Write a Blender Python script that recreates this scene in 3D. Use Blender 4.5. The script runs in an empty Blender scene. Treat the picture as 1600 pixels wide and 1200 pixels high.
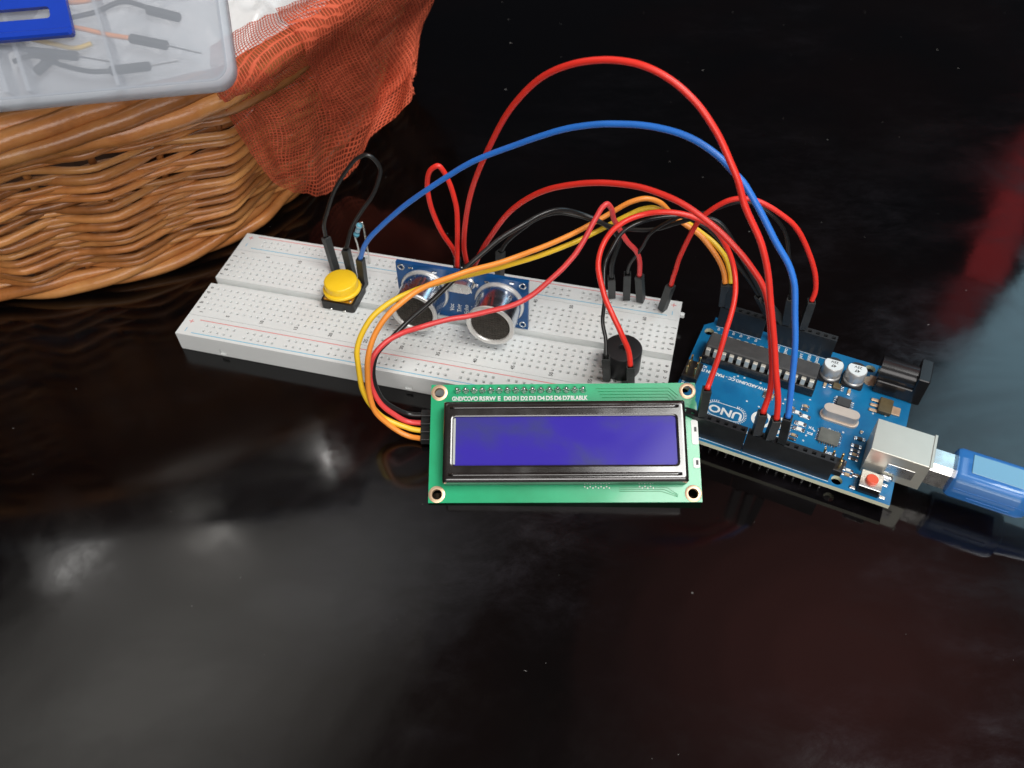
import bpy, math, random
from math import sin, cos, pi, radians
from mathutils import Vector, Matrix, Euler

S = 0.001                      # everything below is written in millimetres
scene = bpy.context.scene
COL = scene.collection
rnd = random.Random(7)

# ------------------------------------------------------------------ camera
cam_d = bpy.data.cameras.new('camera')
cam = bpy.data.objects.new('camera', cam_d)
COL.objects.link(cam)
cam_d.sensor_width = 36.0
cam_d.lens = 36.0 * 1301.2 / 1600
cam_d.clip_start = 0.005
cam_d.clip_end = 50
cam.location = (0, 0, 207.76 * S)
cam.rotation_euler = (Matrix.Rotation(pi / 2 - 0.8562085, 3, 'X') @ Matrix.Rotation(-0.0288874, 3, 'Z')).to_euler()
cam_d.dof.use_dof = True
cam_d.dof.focus_distance = 0.245
cam_d.dof.aperture_fstop = 22
scene.camera = cam

# ------------------------------------------------------------------ room light
world = bpy.data.worlds.new('World')
scene.world = world
world.use_nodes = True
nt = world.node_tree
bg = nt.nodes['Background']
tc = nt.nodes.new('ShaderNodeTexCoord')
sx = nt.nodes.new('ShaderNodeSeparateXYZ')
rp = nt.nodes.new('ShaderNodeValToRGB')
nt.links.new(tc.outputs['Generated'], sx.inputs[0])
nt.links.new(sx.outputs['Z'], rp.inputs[0])
nt.links.new(rp.outputs[0], bg.inputs['Color'])
e = rp.color_ramp.elements
e[0].position = 0.0; e[0].color = (0.012, 0.012, 0.015, 1)
e[1].position = 1.0; e[1].color = (0.07, 0.05, 0.045, 1)
m = rp.color_ramp.elements.new(0.55); m.color = (0.018, 0.018, 0.022, 1)
m = rp.color_ramp.elements.new(0.82); m.color = (0.05, 0.038, 0.036, 1)
bg.inputs['Strength'].default_value = 1.0

def area_light(name, loc, target, w, h, radiance, color, roll=0.0, spread=180):
    """w, h and positions in mm; radiance is what the panel looks like head-on."""
    d = bpy.data.lights.new(name, 'AREA')
    d.shape = 'RECTANGLE'
    d.size = w * S; d.size_y = h * S
    d.energy = radiance * pi * (w * S) * (h * S)
    d.color = color
    d.spread = radians(spread)
    o = bpy.data.objects.new(name, d)
    COL.objects.link(o)
    o.location = Vector(loc) * S
    dr = Vector(target) - Vector(loc)
    q = dr.to_track_quat('-Z', 'Y')
    o.rotation_euler = (q.to_matrix() @ Matrix.Rotation(roll, 3, 'Z')).to_euler()
    return o

# bright ceiling panel (right of and a little behind the camera): the main light
area_light('ceiling_panel', (490, -190, 1230), (20, 190, 0), 740, 500, 13.0, (1.0, 0.985, 0.95))
# added soft fill light behind the camera, brightens front faces
area_light('front_fill', (60, -900, 650), (20, 190, 0), 1000, 600, 4.6, (1.0, 0.96, 0.93))
# tall window on the right, cool light
def flat_light(name, cx, cy, z, w, h, ang, rad_, col, shape='RECTANGLE'):
    o = area_light(name, (cx, cy, z), (cx, cy, 0), w, h, rad_, col, roll=ang)
    o.data.shape = shape
    return o
flat_light('window', 1520, 1140, 1200, 1280, 900, 0.80, 2.5, (0.50, 0.83, 1.0))
# dim grey lit ceiling above the left: brightest in the middle, falling off outwards
def soft_patch(cx, cy, w, h, ang, rad_, col):
    for k, q in enumerate((0.35, 0.62, 0.86, 1.1, 1.35)):
        flat_light('ceiling_glow', cx, cy, 1200+k*4, w*q, h*q, ang, rad_*0.26, col, 'ELLIPSE')
soft_patch(-640, 560, 820, 540, 0.7, 0.82, (1.0, 0.97, 0.90))
soft_patch(-400, 740, 620, 380, 0.5, 0.5, (0.92, 0.95, 1.0))
soft_patch(560, 560, 700, 620, 0.2, 0.27, (1.0, 0.34, 0.30))
# three small lamps seen mirrored in the table
flat_light('lamp', -835, 800, 1200, 130, 60, 0.6, 5, (1.0, 0.98, 0.95), 'ELLIPSE')
flat_light('lamp', -614, 885, 1200, 120, 14, -0.8, 42, (1.0, 0.96, 0.9))
flat_light('lamp', -372, 1032, 1200, 60, 22, -0.8, 32, (1.0, 0.97, 0.93))
# dark red curtain glow beside the window
flat_light('red_curtain_glow', 1370, 1815, 1200, 760, 90, 0.98, 1.1, (1.0, 0.09, 0.10))
flat_light('red_curtain_glow', 1080, 1420, 1205, 200, 80, 0.98, 0.55, (1.0, 0.12, 0.14))


scene.view_settings.view_transform = 'Standard'
scene.view_settings.look = 'None'
scene.view_settings.exposure = 0.1
scene.view_settings.gamma = 1.0
scene.render.engine = 'CYCLES'
scene.cycles.max_bounces = 10
scene.cycles.transparent_max_bounces = 24
scene.cycles.sample_clamp_indirect = 4.0

# ------------------------------------------------------------------ helpers
def tag(o, label=None, cat=None, group=None, kind=None):
    if label: o['label'] = label
    if cat: o['category'] = cat
    if group: o['group'] = group
    if kind: o['kind'] = kind
    return o

def thing(name, label, cat, loc=(0, 0, 0), rot=(0, 0, 0), group=None):
    o = bpy.data.objects.new(name, None)
    o.empty_display_size = 0.005
    COL.objects.link(o)
    o.location = Vector(loc) * S
    o.rotation_euler = rot
    return tag(o, label, cat, group)

class MB:
    """collects geometry in mm, builds ONE mesh object"""
    def __init__(s):
        s.v = []; s.f = []; s.m = []; s.sm = []; s.mi = 0; s.smooth = False
    def add(s, vs, fs, M=None):
        b = len(s.v)
        for p in vs:
            p = Vector(p)
            if M is not None: p = M @ p
            s.v.append(p)
        for f in fs:
            s.f.append([i + b for i in f]); s.m.append(s.mi); s.sm.append(s.smooth)
        return s
    def box(s, x0, y0, z0, x1, y1, z1, bev=0.0, M=None):
        if x0 > x1: x0, x1 = x1, x0
        if y0 > y1: y0, y1 = y1, y0
        if bev <= 0:
            vs = [(x0,y0,z0),(x1,y0,z0),(x1,y1,z0),(x0,y1,z0),(x0,y0,z1),(x1,y0,z1),(x1,y1,z1),(x0,y1,z1)]
            return s.add(vs, [(0,3,2,1),(4,5,6,7),(0,1,5,4),(1,2,6,5),(2,3,7,6),(3,0,4,7)], M)
        b = min(bev, (x1-x0)*.45, (y1-y0)*.45, (z1-z0)*.45)
        def ring(i, z): # octagon
            return [(x0+i+b,y0+i,z),(x1-i-b,y0+i,z),(x1-i,y0+i+b,z),(x1-i,y1-i-b,z),(x1-i-b,y1-i,z),(x0+i+b,y1-i,z),(x0+i,y1-i-b,z),(x0+i,y0+i+b,z)]
        vs = ring(b*.9, z0) + ring(0, z0+b) + ring(0, z1-b) + ring(b*.9, z1)
        fs = [tuple(range(7,-1,-1)), tuple(range(24,32))]
        for r in range(3):
            for i in range(8):
                j = (i+1) % 8
                fs.append((r*8+i, r*8+j, r*8+8+j, r*8+8+i))
        return s.add(vs, fs, M)
    def prism(s, pts, z0, z1, M=None):
        n = len(pts)
        vs = [(p[0],p[1],z0) for p in pts] + [(p[0],p[1],z1) for p in pts]
        fs = [tuple(range(n-1,-1,-1)), tuple(range(n,2*n))] + [(i,(i+1)%n,n+(i+1)%n,n+i) for i in range(n)]
        return s.add(vs, fs, M)
    def lathe(s, prof, n=32, M=None, cap0=True, cap1=True, a0=0, a1=2*pi):
        full = abs(a1-a0-2*pi) < 1e-6
        k = n if full else n+1
        vs = []
        for r, z in prof:
            for i in range(k):
                a = a0+(a1-a0)*i/n
                vs.append((r*cos(a), r*sin(a), z))
        fs = []
        for j in range(len(prof)-1):
            for i in range(n):
                i2 = (i+1) % k if full else i+1
                fs.append((j*k+i, j*k+i2, (j+1)*k+i2, (j+1)*k+i))
        if cap0: fs.append(tuple(range(k-1,-1,-1)))
        if cap1: fs.append(tuple(range((len(prof)-1)*k, len(prof)*k)))
        return s.add(vs, fs, M)
    def tube(s, pts, r, n=8, M=None, closed=False, rr=None):
        pts = [Vector(p) for p in pts]
        N = len(pts)
        if closed: T = [(pts[(i+1)%N]-pts[i-1]).normalized() for i in range(N)]
        else: T = [(pts[min(i+1,N-1)]-pts[max(i-1,0)]).normalized() for i in range(N)]
        up = Vector((0,0,1)) if abs(T[0].z) < .9 else Vector((1,0,0))
        nrm = (up - T[0]*up.dot(T[0])).normalized()
        vs = []
        for i in range(N):
            nrm = (nrm - T[i]*nrm.dot(T[i])).normalized()
            bn = T[i].cross(nrm)
            q = rr[i] if rr else r
            for k in range(n):
                a = 2*pi*k/n
                vs.append(pts[i] + (nrm*cos(a)+bn*sin(a))*q)
        fs = []
        for i in range(N if closed else N-1):
            j = (i+1) % N
            for k in range(n):
                l = (k+1) % n
                fs.append((i*n+k, i*n+l, j*n+l, j*n+k))
        if not closed: fs += [tuple(range(n-1,-1,-1)), tuple(range((N-1)*n, N*n))]
        return s.add(vs, fs, M)
    def build(s, name, mat, parent=None, smooth=None, label=None, autos=None):
        me = bpy.data.meshes.new(name)
        me.from_pydata([tuple(p*S) for p in s.v], [], s.f)
        mats = mat if isinstance(mat, (list, tuple)) else [mat]
        for q in mats: me.materials.append(q)
        me.polygons.foreach_set('material_index', s.m)
        me.polygons.foreach_set('use_smooth', [(x if smooth is None else smooth) for x in s.sm])
        me.update()
        if autos: me.set_sharp_from_angle(angle=radians(autos))
        o = bpy.data.objects.new(name, me)
        COL.objects.link(o)
        if parent: o.parent = parent
        if label: o['label'] = label
        return o

def link_mesh(name, me, parent=None):
    o = bpy.data.objects.new(name, me)
    COL.objects.link(o)
    if parent: o.parent = parent
    return o

def spline(pts, sub=6, closed=False):
    P = [Vector(p) for p in pts]; N = len(P); out = []
    rng = range(N) if closed else range(N-1)
    for i in rng:
        if closed: a, b, c, d = P[i-1], P[i], P[(i+1)%N], P[(i+2)%N]
        else:
            b, c = P[i], P[i+1]
            a = P[i-1] if i > 0 else b*2-c
            d = P[i+2] if i+2 < N else c*2-b
        def tj(t, p, q): return t + max((q-p).length, 1e-4)**0.5
        t0 = 0; t1 = tj(t0,a,b); t2 = tj(t1,b,c); t3 = tj(t2,c,d)
        for k in range(sub):
            t = t1+(t2-t1)*k/sub
            A1 = a*((t1-t)/(t1-t0))+b*((t-t0)/(t1-t0)); A2 = b*((t2-t)/(t2-t1))+c*((t-t1)/(t2-t1)); A3 = c*((t3-t)/(t3-t2))+d*((t-t2)/(t3-t2))
            B1 = A1*((t2-t)/(t2-t0))+A2*((t-t0)/(t2-t0)); B2 = A2*((t3-t)/(t3-t1))+A3*((t-t1)/(t3-t1))
            out.append(B1*((t2-t)/(t2-t1))+B2*((t-t1)/(t2-t1)))
    if not closed: out.append(P[-1].copy())
    return out

def circ(cx, cy, r, n=20):
    return [(cx+r*cos(2*pi*i/n), cy+r*sin(2*pi*i/n)) for i in range(n)]

def rrect(x0, y0, x1, y1, r, n=5):
    o = []
    for cx, cy, a in ((x1-r,y0+r,-pi/2),(x1-r,y1-r,0),(x0+r,y1-r,pi/2),(x0+r,y0+r,pi)):
        for i in range(n+1):
            t = a+pi/2*i/n
            o.append((cx+r*cos(t), cy+r*sin(t)))
    return o

def plate_mesh(outline, holes, z0, z1):
    """flat plate with real holes (filled 2-D curve turned into mesh data)"""
    cu = bpy.data.curves.new('tmp', 'CURVE'); cu.dimensions = '2D'; cu.fill_mode = 'BOTH'
    cu.extrude = (z1-z0)/2
    for loop in [outline]+list(holes):
        sp = cu.splines.new('POLY'); sp.points.add(len(loop)-1); sp.use_cyclic_u = True
        for i, p in enumerate(loop): sp.points[i].co = (p[0], p[1], 0, 1)
    return curve_geo(cu, Matrix.Translation((0,0,(z0+z1)/2)))

def curve_geo(cu, M):
    o = bpy.data.objects.new('tmp', cu); COL.objects.link(o)
    dg = bpy.context.evaluated_depsgraph_get(); dg.update()
    me = o.evaluated_get(dg).to_mesh()
    vs = [M @ v.co for v in me.vertices]; fs = [tuple(p.vertices) for p in me.polygons]
    o.evaluated_get(dg).to_mesh_clear()
    bpy.data.objects.remove(o); bpy.data.curves.remove(cu)
    return vs, fs

def text_geo(txt, size, M, ext=0.0, bold=0.0, shear=0, xs=1.0):
    cu = bpy.data.curves.new('tmp', 'FONT'); cu.body = txt; cu.size = size
    cu.align_x = 'CENTER'; cu.align_y = 'CENTER'; cu.extrude = ext; cu.offset = bold; cu.resolution_u = 3
    cu.shear = shear
    return curve_geo(cu, M @ Matrix.Diagonal((xs,1,1,1)))

def T(x, y, z): return Matrix.Translation((x, y, z))
def RZ(a): return Matrix.Rotation(a, 4, 'Z')
def RX(a): return Matrix.Rotation(a, 4, 'X')
def RY(a): return Matrix.Rotation(a, 4, 'Y')

# ------------------------------------------------------------------ materials
def mat(name, base, rough=0.5, metal=0.0, coat=0.0, spec=0.5, trans=0.0, alpha=1.0, var=0.0, vscale=60, bump=0.0, bscale=400, sss=0.0, rvar=0.0, ior=1.5, var2=None, stretch=None):
    mt = bpy.data.materials.new(name); mt.use_nodes = True
    n = mt.node_tree.nodes; l = mt.node_tree.links
    b = n['Principled BSDF']
    b.inputs['Base Color'].default_value = (*base, 1)
    b.inputs['Roughness'].default_value = rough
    b.inputs['Metallic'].default_value = metal
    b.inputs['Coat Weight'].default_value = coat
    b.inputs['Coat Roughness'].default_value = 0.08
    b.inputs['Specular IOR Level'].default_value = spec
    b.inputs['Transmission Weight'].default_value = trans
    b.inputs['Alpha'].default_value = alpha
    b.inputs['IOR'].default_value = ior
    if sss:
        b.inputs['Subsurface Weight'].default_value = sss
        b.inputs['Subsurface Radius'].default_value = (1,1,1)
        b.inputs['Subsurface Scale'].default_value = 0.0012
    co = None
    def coord():
        nonlocal co
        if co is None:
            t = n.new('ShaderNodeTexCoord')
            if stretch:
                mp = n.new('ShaderNodeMapping'); mp.inputs['Scale'].default_value = stretch
                l.new(t.outputs['Object'], mp.inputs[0]); co = mp.outputs[0]
            else: co = t.outputs['Object']
        return co
    if var > 0:
        nz = n.new('ShaderNodeTexNoise'); nz.inputs['Scale'].default_value = vscale; nz.inputs['Detail'].default_value = 5; nz.inputs['Roughness'].default_value = 0.6
        l.new(coord(), nz.inputs['Vector'])
        mr = n.new('ShaderNodeMapRange'); mr.inputs['From Min'].default_value = .3; mr.inputs['From Max'].default_value = .7
        l.new(nz.outputs['Fac'], mr.inputs[0])
        mx = n.new('ShaderNodeMix'); mx.data_type = 'RGBA'
        c2 = var2 if var2 else tuple(c*(1-var) for c in base)
        mx.inputs[6].default_value = (*[min(1, c*(1+var*.3)) for c in base], 1); mx.inputs[7].default_value = (*c2, 1)
        l.new(mr.outputs[0], mx.inputs[0]); l.new(mx.outputs[2], b.inputs['Base Color'])
    if rvar > 0:
        nz2 = n.new('ShaderNodeTexNoise'); nz2.inputs['Scale'].default_value = vscale*1.7; nz2.inputs['Detail'].default_value = 6
        l.new(coord(), nz2.inputs['Vector'])
        mr2 = n.new('ShaderNodeMapRange'); mr2.inputs['From Min'].default_value = .35; mr2.inputs['From Max'].default_value = .7
        mr2.inputs['To Min'].default_value = rough; mr2.inputs['To Max'].default_value = rough+rvar
        l.new(nz2.outputs['Fac'], mr2.inputs[0]); l.new(mr2.outputs[0], b.inputs['Roughness'])
    if bump > 0:
        nz3 = n.new('ShaderNodeTexNoise'); nz3.inputs['Scale'].default_value = bscale; nz3.inputs['Detail'].default_value = 4
        l.new(coord(), nz3.inputs['Vector'])
        bp = n.new('ShaderNodeBump'); bp.inputs['Strength'].default_value = bump; bp.inputs['Distance'].default_value = 0.0003
        l.new(nz3.outputs['Fac'], bp.inputs['Height']); l.new(bp.outputs[0], b.inputs['Normal'])
    return mt

M_ = {}
M_['bb'] = mat('breadboard_plastic', (0.73,0.75,0.74), 0.42, var=0.05, vscale=25, sss=0.15)
M_['contact'] = mat('contact_metal', (0.10,0.095,0.09), 0.45, metal=0.6)
M_['ink'] = mat('black_ink', (0.02,0.02,0.02), 0.6)
M_['inkred'] = mat('red_ink', (0.70,0.22,0.22), 0.6)
M_['inkblue'] = mat('blue_ink', (0.22,0.50,0.66), 0.6)
M_['black'] = mat('black_plastic', (0.013,0.013,0.014), 0.42, var=0.3, vscale=120, bump=0.15, bscale=900)
M_['blackg'] = mat('glossy_black_plastic', (0.012,0.012,0.013), 0.22)
M_['housing'] = mat('connector_plastic', (0.028,0.03,0.03), 0.45, var=0.4, vscale=200, bump=0.25, bscale=900)
M_['gold'] = mat('gold_plating', (0.83,0.60,0.28), 0.25, metal=1)
M_['copper'] = mat('tinned_copper_ring', (0.86,0.62,0.42), 0.42, metal=0.7, var=0.2, vscale=400)
M_['solder'] = mat('solder', (0.75,0.76,0.76), 0.22, metal=1, bump=0.6, bscale=900)
M_['steel'] = mat('nickel', (0.78,0.77,0.74), 0.2, metal=1, rvar=0.15, vscale=150)
M_['alu'] = mat('brushed_aluminium', (0.62,0.66,0.72), 0.16, metal=1, rvar=0.12, vscale=120, stretch=(1,1,4))
M_['alur'] = mat('pale_aluminium_rim', (0.80,0.79,0.76), 0.38, metal=0.55, var=0.1, vscale=300)
M_['grille'] = mat('dark_grille', (0.06,0.052,0.042), 0.6, var=0.5, vscale=600, bump=0.6, bscale=2500)
M_['yellow'] = mat('yellow_plastic', (0.93,0.60,0.02), 0.33, sss=0.1, var=0.06, vscale=80)
M_['orange_plate'] = mat('amber_plate', (0.72,0.34,0.02), 0.35, metal=0.3)
M_['pcb_uno'] = mat('blue_solder_mask', (0.006,0.17,0.37), 0.28, coat=0.3, var=0.35, vscale=90, var2=(0.004,0.11,0.28))
M_['pcb_edge'] = mat('fibreglass_edge', (0.72,0.74,0.56), 0.6)
M_['pcb_sen'] = mat('deep_blue_solder_mask', (0.004,0.075,0.24), 0.3, coat=0.2, var=0.3, vscale=150)
M_['pcb_lcd'] = mat('green_solder_mask', (0.018,0.40,0.18), 0.3, coat=0.5, var=0.22, vscale=60, var2=(0.012,0.31,0.13))
M_['silk'] = mat('white_silkscreen', (0.78,0.80,0.78), 0.55)
M_['track'] = mat('copper_track_under_mask', (0.012,0.24,0.085), 0.3)
M_['bezel'] = mat('black_painted_bezel', (0.012,0.010,0.009), 0.15, spec=1.0, coat=0.55, rvar=0.12, vscale=70)
M_['seal'] = mat('glass_edge', (0.45,0.47,0.45), 0.3)
M_['capsil'] = mat('capacitor_can', (0.55,0.55,0.54), 0.35, metal=0.6)
M_['captop'] = mat('capacitor_top', (0.80,0.86,0.87), 0.35, metal=0.2)
M_['redbtn'] = mat('red_button', (0.72,0.10,0.05), 0.4)
M_['chip'] = mat('epoxy_chip', (0.055,0.055,0.055), 0.45, var=0.25, vscale=300, bump=0.2, bscale=1500)
M_['chipgrey'] = mat('worn_chip', (0.13,0.135,0.12), 0.4, var=0.3, vscale=250)
M_['brownchip'] = mat('brownish_chip', (0.11,0.085,0.04), 0.4, var=0.3, vscale=250)
M_['ceramic'] = mat('ceramic_part', (0.45,0.33,0.20), 0.5)
M_['resistor'] = mat('resistor_blue', (0.16,0.50,0.66), 0.35, var=0.1, vscale=500)
M_['band1'] = mat('band_dark', (0.02,0.10,0.16), 0.4)
M_['band2'] = mat('band_pale', (0.55,0.60,0.68), 0.4)
M_['wire_red'] = mat('red_pvc', (0.80,0.035,0.022), 0.36, sss=0.05, var=0.12, vscale=90)
M_['wire_pink'] = mat('faded_red_pvc', (0.72,0.06,0.06), 0.36, sss=0.05, var=0.12, vscale=90)
M_['wire_blue'] = mat('blue_pvc', (0.03,0.19,0.68), 0.36, sss=0.05, var=0.12, vscale=90)
M_['wire_black'] = mat('black_pvc', (0.014,0.014,0.014), 0.28)
M_['wire_yellow'] = mat('yellow_pvc', (0.86,0.56,0.03), 0.36, sss=0.05, var=0.1, vscale=90)
M_['wire_orange'] = mat('orange_pvc', (0.90,0.30,0.045), 0.36, sss=0.05, var=0.1, vscale=90)
M_['usb'] = mat('translucent_blue_pvc', (0.04,0.26,0.76), 0.10, alpha=0.58, trans=0.0, ior=1.42, coat=0.4)
M_['usbcore'] = mat('plug_shield', (0.62,0.74,0.82), 0.4, metal=0.3)
M_['latch'] = mat('blue_latch_plastic', (0.005,0.045,0.42), 0.35, var=0.15, vscale=40)
M_['bag'] = mat('white_bag_film', (0.80,0.80,0.80), 0.3, sss=0.2)

# --- willow: streaky brown-orange wood, each rod with its own tone
def willow():
    mt = bpy.data.materials.new('willow'); mt.use_nodes = True
    n = mt.node_tree.nodes; l = mt.node_tree.links; b = n['Principled BSDF']
    t = n.new('ShaderNodeTexCoord'); oi = n.new('ShaderNodeObjectInfo')
    nz = n.new('ShaderNodeTexNoise'); nz.inputs['Scale'].default_value = 28; nz.inputs['Detail'].default_value = 6; nz.inputs['Roughness'].default_value = .65
    nz.noise_dimensions = '4D'
    ml = n.new('ShaderNodeMath'); ml.operation = 'MULTIPLY'; ml.inputs[1].default_value = 40
    l.new(oi.outputs['Random'], ml.inputs[0]); l.new(ml.outputs[0], nz.inputs['W'])
    l.new(t.outputs['Object'], nz.inputs['Vector'])
    cr = n.new('ShaderNodeValToRGB'); e = cr.color_ramp.elements
    e[0].position = .25; e[0].color = (0.10,0.03,0.01,1); e[1].position = .8; e[1].color = (0.72,0.37,0.125,1)
    q = e.new(.48); q.color = (0.42,0.16,0.046,1)
    l.new(nz.outputs['Fac'], cr.inputs[0])
    hs = n.new('ShaderNodeHueSaturation'); mr = n.new('ShaderNodeMapRange')
    mr.inputs['To Min'].default_value = .8; mr.inputs['To Max'].default_value = 1.3
    l.new(oi.outputs['Random'], mr.inputs[0]); l.new(mr.outputs[0], hs.inputs['Value']); l.new(cr.outputs[0], hs.inputs['Color'])
    l.new(hs.outputs[0], b.inputs['Base Color'])
    b.inputs['Roughness'].default_value = .3
    n2 = n.new('ShaderNodeTexNoise'); n2.inputs['Scale'].default_value = 500; n2.inputs['Detail'].default_value = 3
    l.new(t.outputs['Object'], n2.inputs['Vector'])
    bp = n.new('ShaderNodeBump'); bp.inputs['Strength'].default_value = .35; bp.inputs['Distance'].default_value = .0004
    l.new(n2.outputs['Fac'], bp.inputs['Height']); l.new(bp.outputs[0], b.inputs['Normal'])
    return mt
M_['willow'] = willow()

# ------------------------------------------------------------------ table
def table_mat():
    mt = bpy.data.materials.new('dark_polished_table'); mt.use_nodes = True
    n = mt.node_tree.nodes; l = mt.node_tree.links; b = n['Principled BSDF']
    t = n.new('ShaderNodeTexCoord')
    def noise(sc, det=6, ro=.6, off=0, strv=(1,1,1), dist=0):
        mp = n.new('ShaderNodeMapping'); mp.inputs['Location'].default_value = (off,off*1.7,0); mp.inputs['Scale'].default_value = strv
        mp.inputs['Rotation'].default_value = (0,0,off)
        l.new(t.outputs['Object'], mp.inputs[0])
        z = n.new('ShaderNodeTexNoise'); z.inputs['Scale'].default_value = sc; z.inputs['Detail'].default_value = det; z.inputs['Roughness'].default_value = ro
        z.inputs['Distortion'].default_value = dist
        l.new(mp.outputs[0], z.inputs['Vector']); return z.outputs['Fac']
    def ramp(src, a, bb, c0=0, c1=1):
        r = n.new('ShaderNodeMapRange'); r.inputs['From Min'].default_value = a; r.inputs['From Max'].default_value = bb
        r.inputs['To Min'].default_value = c0; r.inputs['To Max'].default_value = c1
        r.interpolation_type = 'SMOOTHSTEP'
        l.new(src, r.inputs[0]); return r.outputs[0]
    def mix(f, a, c):
        m = n.new('ShaderNodeMix'); m.data_type = 'RGBA'
        l.new(f, m.inputs[0])
        for s, v in ((6,a),(7,c)):
            if isinstance(v, tuple): m.inputs[s].default_value = (*v,1)
            else: l.new(v, m.inputs[s])
        return m.outputs[2]
    base = mix(ramp(noise(7,5,.55,.3), .40, .62), (0.0012,0.0012,0.0014), (0.0022,0.0013,0.0013))
    # wiped-on smears of dust
    sm = n.new('ShaderNodeMath'); sm.operation = 'MULTIPLY'
    l.new(ramp(noise(7,5,.65,2.1,(1,1.6,1),.25), .44, .70), sm.inputs[0]); l.new(ramp(noise(42,9,.78,1.1,(1,2.0,1),.3), .35, .78), sm.inputs[1])
    # wiped cleaner towards the back and the left
    sp0 = n.new('ShaderNodeSeparateXYZ'); l.new(t.outputs['Object'], sp0.inputs[0])
    k1 = n.new('ShaderNodeMath'); k1.operation = 'MULTIPLY'; l.new(ramp(sp0.outputs[1], .16, .30, 1, .22), k1.inputs[0]); l.new(ramp(sp0.outputs[0], -.10, .08, .35, 1), k1.inputs[1])
    sm2 = n.new('ShaderNodeMath'); sm2.operation = 'MULTIPLY'; l.new(sm.outputs[0], sm2.inputs[0]); l.new(k1.outputs[0], sm2.inputs[1]); sm = sm2
    base = mix(sm.outputs[0], base, (0.020,0.018,0.022))
    # fine dust specks
    vo = n.new('ShaderNodeTexVoronoi'); vo.inputs['Scale'].default_value = 170; l.new(t.outputs['Object'], vo.inputs['Vector'])
    sp = n.new('ShaderNodeMath'); sp.operation = 'MULTIPLY'
    sc_ = n.new('ShaderNodeSeparateColor'); l.new(vo.outputs['Color'], sc_.inputs[0])
    l.new(ramp(vo.outputs['Distance'], .035, .075, 1, 0), sp.inputs[0]); l.new(ramp(sc_.outputs[0], .945, .99), sp.inputs[1])
    base = mix(sp.outputs[0], base, (0.10,0.098,0.095))
    l.new(base, b.inputs['Base Color'])
    ra = n.new('ShaderNodeMath'); ra.operation = 'ADD'
    l.new(ramp(noise(11,7,.65,.7,(1,1.6,1),.5), .38, .70, .06, .22), ra.inputs[0])
    l.new(ramp(sm.outputs[0], 0, 1, 0, .2), ra.inputs[1])
    l.new(ra.outputs[0], b.inputs['Roughness'])
    b.inputs['IOR'].default_value = 1.5
    bp = n.new('ShaderNodeBump'); bp.inputs['Strength'].default_value = .05; bp.inputs['Distance'].default_value = .001
    l.new(noise(40,4,.5,.2), bp.inputs['Height']); l.new(bp.outputs[0], b.inputs['Normal'])
    return mt
mb = MB(); mb.box(-900, -300, -30, 900, 1300, 0, bev=2)
tag(mb.build('table', table_mat()), kind='structure')

# ------------------------------------------------------------------ frames measured in the scene (mm)
BB_LOC = (-106.66, 212.896, 0); BB_ROT = -0.273967; BBH = 7.579
UN_LOC = (129.75, 173.782, 3.597); UN_ROT = 2.676866
LC_LOC = (-25.649, 134.439, 0.58); LC_ROT = (0.439964, -0.013449, -0.03883)

# ------------------------------------------------------------------ breadboard
bb = thing('breadboard', 'long white solderless breadboard full of tiny holes, with red and blue rail lines', 'breadboard', BB_LOC, (0,0,BB_ROT))
P = 2.54
U0, U1 = -3.81, 161.29
def hole_block(name, u0, v0, u1, v1, us, vs, zt, zb, ins=1.1):
    m = MB(); h0, h1, dep = 0.52, 0.40, 1.5
    xs = [u0]+[c for u in us for c in (u-h0,u+h0)]+[u1]
    ys = [v0]+[c for v in vs for c in (v-h0,v+h0)]+[v1]
    nx, ny = len(xs), len(ys)
    vv = [(x,y,zt) for y in ys for x in xs]; ff = []
    for j in range(ny-1):
        for i in range(nx-1):
            if not (i % 2 == 1 and j % 2 == 1):
                ff.append((j*nx+i, j*nx+i+1, (j+1)*nx+i+1, (j+1)*nx+i))
    m.add(vv, ff)
    for v in vs:
        for u in us:
            q = []
            for (h, z) in ((h0,zt),(h1,zt-.45),(h1,zt-dep)):
                q += [(u-h,v-h,z),(u+h,v-h,z),(u+h,v+h,z),(u-h,v+h,z)]
            m.mi = 0
            m.add(q, [(r*4+k, r*4+4+k, r*4+4+(k+1)%4, r*4+(k+1)%4) for r in (0,1) for k in range(4)])
            m.mi = 1; m.add(q[8:], [(0,1,2,3)]); m.mi = 0
    # outer walls, tiny chamfer at the top edge
    o = [(u0,v0),(u1,v0),(u1,v1),(u0,v1)]
    m.add([(x,y,zb) for x,y in o]+[(x,y,zt) for x,y in o], [(0,3,2,1)]+[(k,(k+1)%4,4+(k+1)%4,4+k) for k in range(4)])
    return m.build(name, [M_['bb'], M_['contact']], bb)
cols = [i*P for i in range(63)]
hole_block('terminal_block', U0, -3.72, U1, 12.4, cols, [0,P,2*P,3*P,4*P], BBH, .4)
hole_block('terminal_block', U0, 15.55, U1, 31.66, cols, [17.78+i*P for i in range(5)], BBH, .4)
rails = [(2+g*6+k)*P for g in range(10) for k in range(5)]
rails = [r for r in rails if r < 158]
hole_block('power_rail', U0-.0, -13.33, U1, -3.84, rails, [-10.16,-7.62], BBH, 4.6)
hole_block('power_rail', U0-.0, 31.78, U1, 41.27, rails, [35.56,38.1], BBH, 4.6)
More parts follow.
